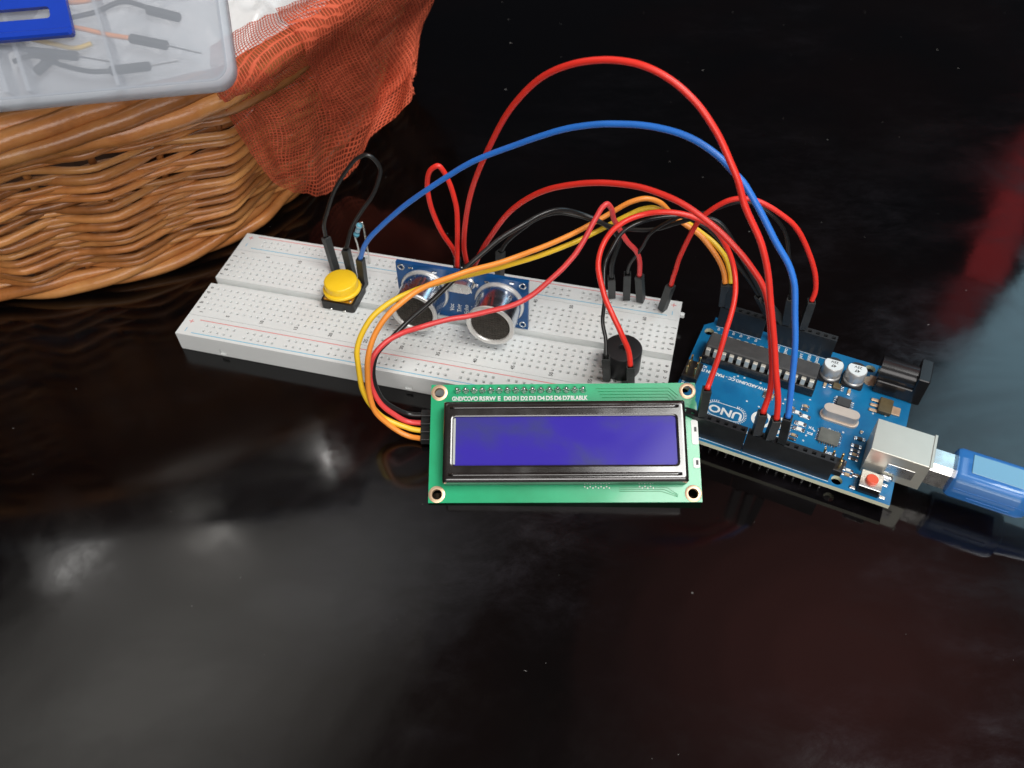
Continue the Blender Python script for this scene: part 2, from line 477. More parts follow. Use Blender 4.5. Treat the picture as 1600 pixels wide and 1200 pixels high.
# lower frame with slots in the long sides
def slotted(v, s):
    pts = []
    for us in (12.5, 79.4, 146.5):
        for du, dv in ((-1.2,0),(-1.7,.75),(1.7,.75),(1.2,0)):
            pts.append((us+du, v+s*dv))
    return pts
m = MB()
fr = [(U0,-13.33)]+slotted(-13.33,1)+[(U1,-13.33),(U1,41.27)]+list(reversed(slotted(41.27,-1)))+[(U0,41.27)]
m.prism([(U0+.05,-13.28),(U1-.05,-13.28),(U1-.05,41.22),(U0+.05,41.22)], 0, .7); m.prism(fr, .7, 3.0); m.prism([(U0,-13.33),(U1,-13.33),(U1,41.27),(U0,41.27)], 3.0, 4.6)
m.box(U0+.3, 12.3, 0.2, U1-.3, 15.65, 4.7)
m.box(U1-.2, 36.6, 4.2, U1+1.5, 38.1, 6.0, .3); m.box(U1-.2, -10.6, 4.2, U1+1.5, -9.1, 6.0, .3)
m.build('base_frame', M_['bb'], bb)
for v, k in ((-5.75,'inkred'),(-12.0,'inkblue'),(39.95,'inkred'),(33.45,'inkblue')):
    m = MB(); m.box(1.5 if v<0 else 1.5, v-.17, BBH-.05, 157, v+.17, BBH+.02)
    m.build('printed_line', M_[k], bb)
m = MB()
for n_ in [1]+list(range(5,61,5)):
    for v in (-1.95, 30.05):
        m.add(*text_geo(str(n_), 1.75, T((n_-1)*P, v, BBH+.03) @ RZ(pi/2), bold=.03))
for i, ch in enumerate('abcde'):
    for u in (-2.35, 159.85): m.add(*text_geo(ch, 2.0, T(u, i*P, BBH+.03) @ RZ(pi/2), bold=.03))
for i, ch in enumerate('fghij'):
    for u in (-2.35, 159.85): m.add(*text_geo(ch, 2.0, T(u, 17.78+i*P, BBH+.03) @ RZ(pi/2), bold=.03))
m.build('printed_lettering', M_['ink'], bb)
for (vp, vm) in ((-6.9,-10.9),(38.9,34.9)):
    for u in (-1.0, 158.6):
        m = MB(); m.box(u-.9, vp-.14, BBH-.05, u+.9, vp+.14, BBH+.025); m.box(u-.14, vp-.9, BBH-.05, u+.14, vp-.15, BBH+.025); m.box(u-.14, vp+.15, BBH-.05, u+.14, vp+.9, BBH+.025)
        m.build('plus_mark', M_['inkred'], bb)
        m = MB(); m.box(u-.14, vm-.9, BBH-.05, u+.14, vm+.9, BBH+.025); m.build('minus_mark', M_['inkblue'], bb)

# ------------------------------------------------------------------ push button
def bbw(u, v, z=0):
    c, s = cos(BB_ROT), sin(BB_ROT)
    return (BB_LOC[0]+c*u-s*v, BB_LOC[1]+s*u+c*v, BBH+z)
pb = thing('push_button', 'square black push button with a round bright yellow cap, plugged into the breadboard', 'button', bbw(46.4,15.5), (0,0,BB_ROT))
m = MB(); m.prism(rrect(-6,-6,6,6,.9), 0.1, 3.6); o = m.build('body', M_['black'], pb)
m = MB(); m.prism(rrect(-5.2,-5.2,5.2,5.2,.5), 3.55, 3.95); m.build('cover_plate', M_['orange_plate'], pb)
for sx_ in (-1,1):
    for sy_ in (-1,1):
        m = MB(); m.lathe([(.55,3.9),(.55,4.25),(.3,4.4)], 10, T(4.5*sx_,4.5*sy_,0)); m.build('rivet', M_['steel'], pb, smooth=True, autos=40)
for sx_ in (-2.5,2.5):
    for sy_ in (-1,1):
        m = MB(); m.box(sx_-.5, sy_*6.0, -.6, sx_+.5, sy_*6.5, 1.0, .1); m.build('leg', M_['steel'], pb)
m = MB(); m.smooth = True
m.lathe([(2.3,3.9),(2.3,5.2)], 20); 
m.lathe([(5.9,5.0),(6.55,5.15),(6.6,5.75),(6.3,6.05),(5.75,6.15),(5.75,8.6),(5.6,9.0),(5.25,9.2),(0.01,9.28)], 48)
m.build('cap', M_['yellow'], pb, autos=50)

# ------------------------------------------------------------------ resistor
rs = thing('resistor', 'tiny blue banded resistor standing on two thin wire legs behind the yellow button', 'resistor', (0,0,0))
ra, rb = Vector((-54.8,237.9,7.4)), Vector((-50.6,234.1,7.4))
c0, c1 = Vector((-54.6,237.5,17.5)), Vector((-52.2,237.0,23.3))
ax = (c1-c0).normalized(); qm = Matrix.Translation(c0) @ ax.to_track_quat('Z','Y').to_matrix().to_4x4(); LN = (c1-c0).length
m = MB(); m.smooth = True
m.lathe([(.35,0),(.9,.15),(1.15,.7),(1.1,1.3),(.88,1.7),(.88,LN-1.7),(1.1,LN-1.3),(1.15,LN-.7),(.9,LN-.15),(.35,LN)], 16, qm); m.build('body', M_['resistor'], rs)
for zz, k in ((.85,'band1'),(2.2,'band1'),(2.9,'band2'),(3.6,'band2'),(LN-.9,'band2')):
    r_ = 1.17 if zz < 1 or zz > LN-1 else .91
    m = MB(); m.smooth = True; m.lathe([(r_,zz-.18),(r_,zz+.18)], 16, qm); m.build('colour_band', M_[k], rs)
m = MB(); m.smooth = True; m.tube(spline([c0-ax*-.2, c0-ax*.7, ra+Vector((.1,0,6)), ra-Vector((0,0,2))]), .32, 8); m.build('lead', M_['steel'], rs)
m = MB(); m.smooth = True; m.tube(spline([c1-ax*.2, c1+ax*.8, c1+ax*1.1+Vector((.6,-.3,0)), c1+Vector((1.3,-.8,-1)), rb+Vector((0,0,6)), rb-Vector((0,0,2))]), .32, 8); m.build('lead', M_['steel'], rs)

# ------------------------------------------------------------------ ultrasonic sensor
us = thing('ultrasonic_sensor', 'blue sensor board with two big silver cans like eyes, standing upright in the breadboard', 'sensor', (-37.48,209.47,8.11), (1.518,0,-0.2744))
pins4 = [22.5+(i-1.5)*P for i in range(4)]
g = plate_mesh([(0,0),(45,0),(45,20),(0,20)], [circ(1.8,1.8,.75,12),circ(43.2,1.8,.75,12),circ(1.8,18.2,.75,12),circ(43.2,18.2,.75,12)], -1.6, 0)
m = MB(); m.add(*g); m.build('circuit_board', M_['pcb_sen'], us)
for x_ in (1.8,43.2):
    for y_ in (1.8,18.2):
        m = MB(); m.smooth = True; m.lathe([(.75,.03),(.8,.1),(1.2,.1),(1.25,.03)], 16, T(x_,y_,0), cap0=False, cap1=False); m.build('mounting_ring', M_['solder'], us)
for cx in (9.6, 35.4):
    can = thing('transducer', None, None); can.parent = us; can.location = (cx*S, 10*S, 0)
    m = MB(); m.smooth = True
    m.lathe([(8.35,0.02),(8.45,.5),(8.2,1.0),(7.75,1.15)], 48, cap0=True, cap1=True); m.build('base_ring', M_['alur'], can, autos=40)
    m = MB(); m.smooth = True
    m.lathe([(7.7,1.1),(7.7,11.0),(7.95,11.15),(7.95,11.6)], 48, cap0=False, cap1=False); m.build('can', M_['alu'], can, autos=40)
    m = MB(); m.smooth = True
    m.lathe([(7.95,11.5),(8.0,11.9),(7.8,12.15),(6.75,12.15),(6.5,11.95),(6.45,11.2)], 48, cap0=False, cap1=False); m.build('rim', M_['alur'], can, autos=50)
    m = MB(); m.lathe([(6.5,11.3),(.01,11.3)], 48, cap0=False, cap1=True); m.build('grille', M_['grille'], can)
    m = MB()
    for k in range(-6,7):
        y_ = k*.95; w = math.sqrt(max(0, 6.45**2-y_*y_))
        if w > .4:
            m.box(-w, y_-.09, 11.32, w, y_+.09, 11.5); m.box(y_-.09, -w, 11.325, y_+.09, w, 11.52)
    tag(m.build('mesh_wires', M_['grille'], can), kind='stuff')
    m = MB(); m.smooth = True; m.lathe([(2.6,8.5),(2.2,10.6),(.8,11.25),(.01,11.28)], 24); m.build('inner_cone', M_['grille'], can)
m = MB(); m.smooth = True; m.prism(rrect(17.3,13.8,27.3,18.4,2.2,6), 0.0, .5); m.prism(rrect(17.7,14.2,26.9,18.0,1.9,6), .5, 3.6); m.build('crystal', M_['steel'], us, smooth=False)
for x_ in (16.6, 28.0):
    m = MB(); m.box(x_-.5, 15.4, 0, x_+.5, 16.9, 1.2, .3); m.build('solder_joint', M_['solder'], us)
m = MB()
for t_, x_ in zip(('Vcc','Trig','Echo','Gnd'), pins4):
    m.add(*text_geo(t_, 2.1, T(x_, 4.4, .04) @ RZ(pi/2), bold=.04))
m.add(*text_geo('HC-SR04', 1.9, T(22.4, 12.3, .04), bold=.05))
m.add(*text_geo('R', 1.9, T(41.0, 2.2, .04), bold=.04)); m.add(*text_geo('T', 1.9, T(4.6, 2.2, .04), bold=.04))
m.build('printed_lettering', M_['silk'], us)
m = MB(); m.box(17.2,-1.6,-4.2,27.8,.9,-1.7,.2); m.build('pin_strip', M_['black'], us)
for x_ in pins4:
    m = MB(); m.box(x_-.32,-5.0,-3.2,x_+.32,1.8,-2.6); m.build('pin', M_['gold'], us)
for x_, y_, w_, h_ in ((5.2,18.6,1.6,.8),(13.4,18.3,1.7,.8),(31.2,17.8,1.6,.8),(39.6,18.9,1.6,.8),(29.0,13.0,.9,1.6),(16.0,13.2,.9,1.6)):
    m = MB(); m.box(x_-w_/2, y_-h_/2, 0, x_+w_/2, y_+h_/2, .35, .1); m.build('solder_pad', M_['solder'], us)

# ------------------------------------------------------------------ buzzer
bz = thing('buzzer', 'round black buzzer sitting on the breadboard between a black and a red wire', 'buzzer', bbw(145.7,6.2), (0,0,BB_ROT))
m = MB(); m.smooth = True
m.lathe([(5.9,.1),(6.05,.4),(6.05,8.9),(5.85,9.25),(5.4,9.4),(1.5,9.4)], 48, cap1=False); m.build('body', M_['black'], bz, autos=40)
m = MB(); m.smooth = True; m.lathe([(1.5,9.4),(1.3,9.2),(1.2,7.5)], 24, cap0=False, cap1=True); m.build('sound_hole', M_['black'], bz, autos=40)

# ------------------------------------------------------------------ LCD module
lc = thing('display_module', 'green display module with a blank violet-blue screen in a black bezel, propped against the breadboard', 'display', LC_LOC, LC_ROT)
holes = [(2.5,2.5),(77.5,2.5),(2.5,33.5),(77.5,33.5)]
outl = [(0,0),(80,0),(80,29.9),(76.8,36),(0,36)]
outl = [(0,0),(80,0),(80,36),(0,36)]
outl = [(0,0),(80,0),(80,29.8),(79.6,30.6),(79.9,31.5),(79.9,36),(0,36)]
g = plate_mesh(outl, [circ(x_,y_,1.55,20) for x_,y_ in holes], -1.6, 0)
m = MB(); m.add(*g); m.build('circuit_board', M_['pcb_lcd'], lc)
for i,(x_,y_) in enumerate(holes):
    m = MB(); m.smooth = True; m.lathe([(1.5,-1.7),(1.5,.05),(1.55,.1),(2.4,.1),(2.5,.03)], 28, T(x_,y_,0), cap0=False, cap1=False); m.build('mounting_ring', M_['copper'], lc, autos=40)
# bezel: rounded rim with a window
bx0,by0,bx1,by1 = 4.5,5.1,75.7,29.4
wx0,wy0,wx1,wy1 = 7.5,10.1,72.6,24.5
def loop(x0,y0,x1,y1,r,z): return [(p[0],p[1],z) for p in rrect(x0,y0,x1,y1,r,5)]
def loft(m, loops):
    n_ = len(loops[0]); vs = [p for L in loops for p in L]
    m.add(vs, [(j*n_+i, j*n_+(i+1)%n_, (j+1)*n_+(i+1)%n_, (j+1)*n_+i) for j in range(len(loops)-1) for i in range(n_)])
m = MB(); m.smooth = True
def bz_(i, z, r): return loop(bx0+i,by0+i,bx1-i,by1-i,r,z)
loft(m, [bz_(0,0,.5),bz_(.05,4.8,.6),bz_(.25,5.5,.8),bz_(.7,5.9,.9),bz_(1.2,6.0,.9),bz_(1.5,6.0,.95),bz_(1.7,6.0,1),
         loop(wx0-.7,wy0-.7,wx1+.7,wy1+.7,1.3,6.0),loop(wx0-.5,wy0-.5,wx1+.5,wy1+.5,1.2,6.0),loop(wx0-.1,wy0-.1,wx1+.1,wy1+.1,1.0,5.8),loop(wx0,wy0,wx1,wy1,1.0,5.2)])
m.build('bezel', M_['bezel'], lc, autos=35)
for y_ in (7.3, 27.3):
    m = MB(); m.smooth = True; m.tube([(6.6,y_,5.75)]+[(8+i*2.0,y_,5.85) for i in range(33)]+[(73.6,y_,5.75)], .55, 10); m.build('pressed_rib', M_['bezel'], lc)
# screen with smudged glass
def screen_mat():
    mt = mat('display_glass', (0.007,0.010,0.115), 0.10, spec=0.12)
    n = mt.node_tree.nodes; l = mt.node_tree.links; b = n['Principled BSDF']
    t = n.new('ShaderNodeTexCoord')
    z = n.new('ShaderNodeTexNoise'); z.inputs['Scale'].default_value = 36; z.inputs['Detail'].default_value = 7; z.inputs['Roughness'].default_value = .55; z.inputs['Distortion'].default_value = .5
    l.new(t.outputs['Object'], z.inputs['Vector'])
    r = n.new('ShaderNodeMapRange'); r.interpolation_type = 'SMOOTHSTEP'; r.inputs['From Min'].default_value = .45; r.inputs['From Max'].default_value = .64; l.new(z.outputs['Fac'], r.inputs[0])
    mx = n.new('ShaderNodeMix'); mx.data_type = 'RGBA'; mx.inputs[6].default_value = (0.045,0.030,0.34,1); mx.inputs[7].default_value = (0.048,0.048,0.21,1)
    l.new(r.outputs[0], mx.inputs[0]); l.new(mx.outputs[2], b.inputs['Base Color'])
    r2 = n.new('ShaderNodeMapRange'); r2.inputs['From Min'].default_value = .4; r2.inputs['From Max'].default_value = .8; r2.inputs['To Min'].default_value = .12; r2.inputs['To Max'].default_value = .34
    l.new(z.outputs['Fac'], r2.inputs[0]); l.new(r2.outputs[0], b.inputs['Roughness'])
    return mt
m = MB(); m.box(wx0-.5,wy0-.5,4.4,wx1+.5,wy1+.5,5.25); m.build('screen', screen_mat(), lc)
m = MB(); m.box(wx0+.02,wy0+.3,5.2,wx0+.75,wy1-.3,5.5,.1); m.build('glass_edge', M_['seal'], lc)
names16 = ['GND','VCC','VO','RS','RW','E','D0','D1','D2','D3','D4','D5','D6','D7','BLA','BLK']
for i, t_ in enumerate(names16):
    x_ = 8.0+i*P
    m = MB(); m.smooth = True
    m.lathe([(1.2,.02),(1.1,.35),(.85,.8),(.5,1.4),(.42,2.2),(.01,2.3)], 10, T(x_,34.1,0)); m.build('solder_joint', M_['solder'], lc)
m = MB()
for i, t_ in enumerate(names16): m.add(*text_geo(t_, 1.8, T(8.0+i*P, 31.5, .04), bold=.08, xs=.80 if len(t_) > 2 else 1))
m.build('printed_lettering', M_['silk'], lc)
# visible copper tracks in the mask
m = MB()
for k in range(4):
    y_ = 34.4-k*.95
    m.tube([(50+k*.6,y_,.0),(72-k*.2,y_,.0),(74.6-k*.4,y_-2.4,.0)], .10, 6)
for k in range(3): m.tube([(56,4.2-k*.5,0),(70-k,4.2-k*.5,0),(73,2.2-k*.3,0)], .09, 6)
tag(m.build('copper_tracks', M_['track'], lc), kind='stuff')
m = MB()
for k in range(16): m.lathe([(.22,.0),(.22,.06)], 8, T(46+k*.8+ (8 if k>9 else 0), 4.6 - (k%2)*.4, 0))
tag(m.build('via_rings', M_['silk'], lc), kind='stuff')
for y0_, y1_ in ((17.0,24.5),(10.0,13.0)):
    m = MB(); m.prism(rrect(78.0,y0_,79.95,y1_,.5), 0, .15); m.build('side_pad', M_['silk'], lc)
for y_ in (21.6,11.6):
    m = MB(); m.box(78.8,y_-.7,.1,79.5,y_+.7,.22); m.build('side_slot', M_['black'], lc)
# backlight tab and backpack behind the board
m = MB(); m.box(7,31.5,-4.1,48,34.8,-1.6,.2); m.build('header_strip', M_['black'], lc)
m = MB(); m.box(6,16,-7.0,48,35,-5.4); m.build('backpack_board', mat('backpack_solder_mask',(0.01,0.05,0.09),0.3), lc)
m = MB(); m.box(6.2,19.6,-9.6,9,29.9,-7.0,.2); m.build('side_header', M_['black'], lc)
m = MB(); m.box(20,22,-10.4,27,29,-7.0,.3); m.build('trimmer', mat('blue_trimmer',(0.02,0.12,0.5),0.4), lc)
m = MB(); m.box(32,20,-9.4,42,27.5,-7.0,.2); m.build('driver_chip', M_['chip'], lc)

# ------------------------------------------------------------------ controller board
un = thing('controller_board', 'bright blue microcontroller board marked UNO, crowded with chips, sockets and plugs', 'circuit board', UN_LOC, (0,0,UN_ROT))
PT = 1.6
uh = [(15.24,50.8,1.6),(13.97,2.54,1.6),(66.04,7.62,1.6),(66.04,35.56,1.6)]
ol = [(0,0),(66.04,0),(66.04,2.54),(68.58,5.08),(68.58,38.1),(66.04,40.64),(66.04,51.816),(64.516,53.34),(0,53.34)]
vs_, fs_ = plate_mesh(ol, [circ(a,b,r,20) for a,b,r in uh], 0, PT)
m = MB(); m.add(vs_, fs_)
for i, f in enumerate(m.f):
    zz = [m.v[k].z for k in f]
    if max(zz)-min(zz) > .5: m.m[i] = 1
m.build('circuit_board', [M_['pcb_uno'], M_['pcb_edge']], un)
def up(name, mb_, mk, **k): return mb_.build(name, M_[mk] if isinstance(mk,str) else mk, un, **k)
# female headers
def header(x0, n_, y):
    h = MB(); xa, xb = x0-P/2+.02, x0+(n_-1)*P+P/2-.02
    zt = PT+8.5
    xs = [xa]+[c for i in range(n_) for c in (x0+i*P-.62, x0+i*P+.62)]+[xb]; ys = [y-1.25,y-.62,y+.62,y+1.25]
    nx = len(xs); vv = [(a,b,zt) for b in ys for a in xs]; ff = []
    for j in range(3):
        for i in range(nx-1):
            if not (j == 1 and i % 2 == 1): ff.append((j*nx+i,j*nx+i+1,(j+1)*nx+i+1,(j+1)*nx+i))
    h.add(vv, ff)
    for i in range(n_):
        u = x0+i*P; q = []
        for hh, z in ((.62,zt),(.42,zt-.6),(.42,zt-4)): q += [(u-hh,y-hh,z),(u+hh,y-hh,z),(u+hh,y+hh,z),(u-hh,y+hh,z)]
        h.add(q, [(r*4+k, r*4+4+k, r*4+4+(k+1)%4, r*4+(k+1)%4) for r in (0,1) for k in range(4)])
    h.add([(xa,y-1.25,PT+.1),(xb,y-1.25,PT+.1),(xb,y+1.25,PT+.1),(xa,y+1.25,PT+.1),(xa,y-1.25,zt),(xb,y-1.25,zt),(xb,y+1.25,zt),(xa,y+1.25,zt)], [(0,3,2,1)]+[(k,(k+1)%4,4+(k+1)%4,4+k) for k in range(4)])
    up('socket_strip', h, 'header')
M_['header'] = mat('socket_plastic', (0.022,0.024,0.026), 0.33, var=0.3, vscale=200)
header(18.796, 10, 50.8); header(44.45, 8, 50.8)
header(27.94, 8, 2.54); header(50.8, 6, 2.54)
# solder tails under the board, reaching the table
m = MB()
for x0, n_, y in ((18.796,10,50.8),(44.45,8,50.8),(27.94,8,2.54),(50.8,6,2.54)):
    for i in range(n_): m.box(x0+i*P-.25,y-.25,-3.58,x0+i*P+.25,y+.25,0)
tag(m.build('solder_tails', M_['solder'], un), kind='stuff')
M_['dippin'] = mat('tinned_chip_leg', (0.72,0.70,0.62), 0.38, metal=.55)
# DIP chip in its socket
m = MB(); m.box(28.6,12.9,PT+.1,64.8,22.5,PT+3.6,.15); up('chip_socket', m, 'blackg')
m = MB(); m.box(29.2,14.4,PT+3.9,64.2,21.0,PT+7.3,.35); up('main_chip', m, 'chip')
for i in range(14):
    for y_, s_ in ((13.6,-1),(21.8,1)):
        m = MB(); x_ = 30.2+i*P
        m.box(x_-.72,y_-.25,PT+3.0,x_+.72,y_+.25,PT+6.3,.12); m.box(x_-.72,min(y_,y_-s_*1.0),PT+5.9,x_+.72,max(y_,y_-s_*1.0),PT+6.35,.1); up('chip_pin', m, 'dippin')
# electrolytic capacitors
for cx, cy in ((25.4,11.2),(18.3,10.4)):
    cp = thing('capacitor', None, None); cp.parent = un; cp.location = (cx*S, cy*S, PT*S)
    m = MB(); m.prism(rrect(-3.3,-3.3,3.3,3.3,.8), .02, .9); m.build('base', M_['black'], cp)
    m = MB(); m.smooth = True; m.lathe([(3.15,.9),(3.2,1.5),(2.95,1.8),(3.1,2.2),(3.1,5.6),(2.9,5.85),(.01,5.9)], 32); m.build('can', M_['capsil'], cp, autos=40)
    m = MB(); m.lathe([(2.85,5.92),(.01,5.92)], 32, cap0=False, cap1=True)
    m.build('top_face', M_['captop'], cp)
    m = MB(); a_ = [(2.86*cos(t), 2.86*sin(t)) for t in [radians(q) for q in range(-140,-35,8)]]; m.prism(a_, 5.9, 5.95); m.build('polarity_mark', M_['ink'], cp)
    m = MB(); m.add(*text_geo('47', 1.5, T(-.1,.9,5.96), bold=.05)); m.add(*text_geo('25V', 1.4, T(-.1,-.8,5.96), bold=.03)); m.build('printed_lettering', M_['ink'], cp)
# DC jack
jk = thing('power_jack', None, None); jk.parent = un; jk.location = (0,0,PT*S)
m = MB(); m.box(-1.6,3.2,.02,12,12.2,5.4,.3); m.build('jack_body', M_['blackg'], jk)
m = MB(); m.smooth = True; m.lathe([(4.0,0),(4.0,11.0)], 32, T(1.2,7.7,6.6) @ RY(pi/2)); m.build('barrel', M_['blackg'], jk, autos=40)
m = MB(); m.box(-2.0,3.0,.02,1.4,12.4,11.0,.25); m.build('front_block', M_['blackg'], jk)
m = MB(); m.box(10.5,5.4,.0,13.6,9.8,.25,.05); m.lathe([(1.9,0),(1.9,.3)], 20, T(13.4,8.2,0)); m.build('solder_pad', M_['copper'], jk)
# USB socket
ub = thing('usb_socket', None, None); ub.parent = un; ub.location = (0,0,PT*S)
m = MB()
xa,xb,ya,yb,zt = -6.2,9.8,32.6,44.6,10.9
m.box(xa,ya,zt-.4,xb,yb,zt,.12); m.box(xa,ya,.05,xb,ya+.4,zt-.35); m.box(xa,yb-.4,.05,xb,yb,zt-.35); m.box(xb-.4,ya+.3,.05,xb,yb-.3,zt-.35); m.box(xa,ya+.3,.05,xb,yb-.3,.4)
M_['shell'] = mat('tin_plated_shell', (0.76,0.75,0.66), 0.42, metal=.8, var=.08, vscale=60)
m.build('metal_shell', M_['shell'], ub)
m = MB(); m.box(xa-.5,ya-.4,zt-.1,xa+.3,yb+.4,zt+.25,.1); m.build('flared_lip', M_['shell'], ub)
m = MB(); m.box(xa+2,ya+.6,.5,xb-.6,yb-.6,zt-.6); m.build('socket_core', M_['blackg'], ub)
m = MB(); m.box(-3.5,yb,3.2,4.0,yb+.25,7.2,.1); m.build('side_spring', M_['steel'], ub)
m = MB(); m.box(1.0,yb,.0,4.6,yb+1.4,2.6,.4); m.build('shell_tab', M_['solder'], ub)
# reset button
rb_ = thing('reset_button', None, None); rb_.parent = un; rb_.location = (6.6*S,49.4*S,PT*S)
m = MB(); m.box(-3,-3,.05,3,3,3.2,.15); m.build('body', M_['blackg'], rb_)
m = MB(); m.box(-3.05,-3.05,3.0,3.05,3.05,3.35,.12); m.build('steel_cover', M_['steel'], rb_)
m = MB(); m.smooth = True; m.lathe([(1.7,3.3),(1.7,4.1),(1.5,4.3),(.01,4.35)], 24); m.build('plunger', M_['redbtn'], rb_, autos=40)
for sx_ in (-4.1,4.1):
    for sy_ in (-2.3,2.3):
        m = MB(); m.box(sx_-.9,sy_-.5,0,sx_+.9,sy_+.5,.5,.15); m.build('leg', M_['solder'], rb_)
# crystal
m = MB(); m.prism(rrect(13.4,25.4,25.0,30.0,2.2,8), PT+.02, PT+.7); M_['tan'] = mat('worn_crystal_can', (0.74,0.64,0.55), 0.42, metal=.55, var=.12, vscale=150); up('crystal_flange', m, 'tan')
m = MB(); m.prism(rrect(13.9,25.9,24.5,29.5,1.8,8), PT+.7, PT+3.9); up('crystal', m, 'tan')
# chips and small parts
m = MB(); m.box(17.5,33.6,PT+.05,23.6,39.0,PT+1.0,.2); up('usb_chip', m, 'chipgrey')
for i in range(7):
    for sx_ in (17.2,23.9):
        m = MB(); m.box(sx_-.35,34.2+i*.7-.13,PT,sx_+.35,34.2+i*.7+.13,PT+.3); up('chip_leg', m, 'solder')
    for sy_ in (33.3,39.3):
        m = MB(); m.box(18.4+i*.72-.13,sy_-.35,PT,18.4+i*.72+.13,sy_+.35,PT+.3); up('chip_leg', m, 'solder')
m = MB(); m.box(17.0,19.3,PT+.05,21.2,22.8,PT+1.2,.15); up('amplifier_chip', m, 'chip')
for i in range(4):
    for sx_ in (16.5,21.7):
        m = MB(); m.box(sx_-.5,19.7+i*.9-.2,PT,sx_+.5,19.7+i*.9+.2,PT+.4,.05); up('chip_leg', m, 'solder')
m = MB(); m.box(5.2,14.6,PT+.05,9.2,20.6,PT+1.7,.25); up('regulator', m, 'brownchip')
m = MB(); m.box(2.6,16.0,PT,5.4,19.4,PT+.6,.15); up('regulator_tab', m, 'copper')
for i in range(3):
    m = MB(); m.box(9.0,15.1+i*2.2,PT,11.6,16.2+i*2.2,PT+.6,.2); up('regulator_leg', m, 'copper')
m = MB(); m.box(21.2,13.9,PT+.05,23.6,16.2,PT+1.0,.15); up('transistor', m, 'brownchip')
for x_, y_ in ((20.6,14.3),(20.6,15.1),(20.6,15.9),(24.3,14.6),(24.3,15.8)):
    m = MB(); m.box(x_-.5,y_-.2,PT,x_+.5,y_+.2,PT+.35,.05); up('chip_leg', m, 'solder')
def smd(x_, y_, L, Wd, mk, rot=0, h=.55):
    c = thing('surface_mount_part', None, None); c.parent = un; c.location = (x_*S,y_*S,PT*S); c.rotation_euler = (0,0,rot)
    q = MB(); q.box(-L*.3,-Wd/2,.05,L*.3,Wd/2,h,.06); q.build('component', M_[mk], c)
    for s_ in (-1,1):
        q = MB(); q.box(s_*L*.28,-Wd*.55,0,s_*L*.72,Wd*.55,h*.75,.12); q.build('solder_end', M_['solder'], c)
for a in ((25.9,15.6,2.0,.9,'ceramic',pi/2),(18.4,15.6,2.0,.9,'ceramic',pi/2),(42.2,27.4,2.2,1.0,'chip',pi/2),(39.9,27.6,2.0,1,'ceramic',pi/2),
          (29.5,27.0,1.6,.9,'ceramic',0),(29.5,28.5,1.6,.9,'chip',0),(12.0,33.0,2.3,1.1,'chip',.1),(12.4,36.2,2.2,1.1,'chip',0),(12.4,38.0,2.0,.9,'chip',0),(12.4,39.6,2.0,.9,'ceramic',0),(12.4,41.4,2.0,.9,'chip',0),
          (12.0,30.2,.9,.7,'ceramic',pi/2),(28.8,31.2,2.4,1.3,'silk',0),(31.4,30.6,2.0,1.2,'silk',0),(29.4,34.6,2.6,1.4,'silk',.0),(29.4,36.9,2.6,1.4,'silk',.0),(29.5,43.6,2.6,1.6,'silk',0),(30.4,39.8,2.0,1.0,'ceramic',0),(30.6,41.5,2.0,.9,'chip',0),
          (14.4,44.6,2.2,1.0,'chip',pi/2),(13.0,47.8,2.2,1.0,'ceramic',0),(13.0,46.1,2.2,.9,'silk',0),(32.5,34.8,1.8,.8,'ceramic',pi/2),(33.4,29.3,1.7,.8,'ceramic',0),(10.2,47.0,1.6,.8,'ceramic',0)):
    smd(*a)
# ISP pin blocks
for x0, y0, nx_, ny_ in ((62.9+1.6,26.0,2,3),(15.9,45.6,3,2)):
    m = MB(); m.box(x0-1.27,y0-1.27,PT+.02,x0-1.27+nx_*P,y0-1.27+ny_*P,PT+2.5,.2); up('pin_block', m, 'black')
    for i in range(nx_):
        for j in range(ny_):
            m = MB(); m.box(x0+i*P-.32,y0+j*P-.32,PT,x0+i*P+.32,y0+j*P+.32,PT+6.2,.15); up('pin', m, 'gold')
# silkscreen
zs = PT+.03
m = MB()
m.add(*text_geo('UNO', 4.1, T(51.5,39.3,zs), bold=.12, xs=1.12)); m.build('board_name', M_['silk'], un)
m = MB()
def outline(x0,y0,x1,y1,r,w):
    a, b = rrect(x0,y0,x1,y1,r,10), rrect(x0-w,y0-w,x1+w,y1+w,r+w,10); n_ = len(a)
    m.add([(p[0],p[1],zs) for p in a]+[(p[0],p[1],zs) for p in b], [(i,(i+1)%n_,n_+(i+1)%n_,n_+i) for i in range(n_)])
outline(45.9,36.6,57.3,42.0,2.65,.24)
for cx, a0 in ((48.6,pi/2),(54.6,-pi/2)):
    for k in range(17):
        a = a0+pi*k/16
        c_ = (cx, 39.3)
        p0 = (c_[0]+3.1*cos(a), c_[1]+3.1*sin(a)); p1 = (c_[0]+3.7*cos(a), c_[1]+3.7*sin(a)); nx_, ny_ = -sin(a)*.11, cos(a)*.11
        m.add([(p0[0]-nx_,p0[1]-ny_,zs),(p1[0]-nx_,p1[1]-ny_,zs),(p1[0]+nx_,p1[1]+ny_,zs),(p0[0]+nx_,p0[1]+ny_,zs)], [(0,1,2,3)])

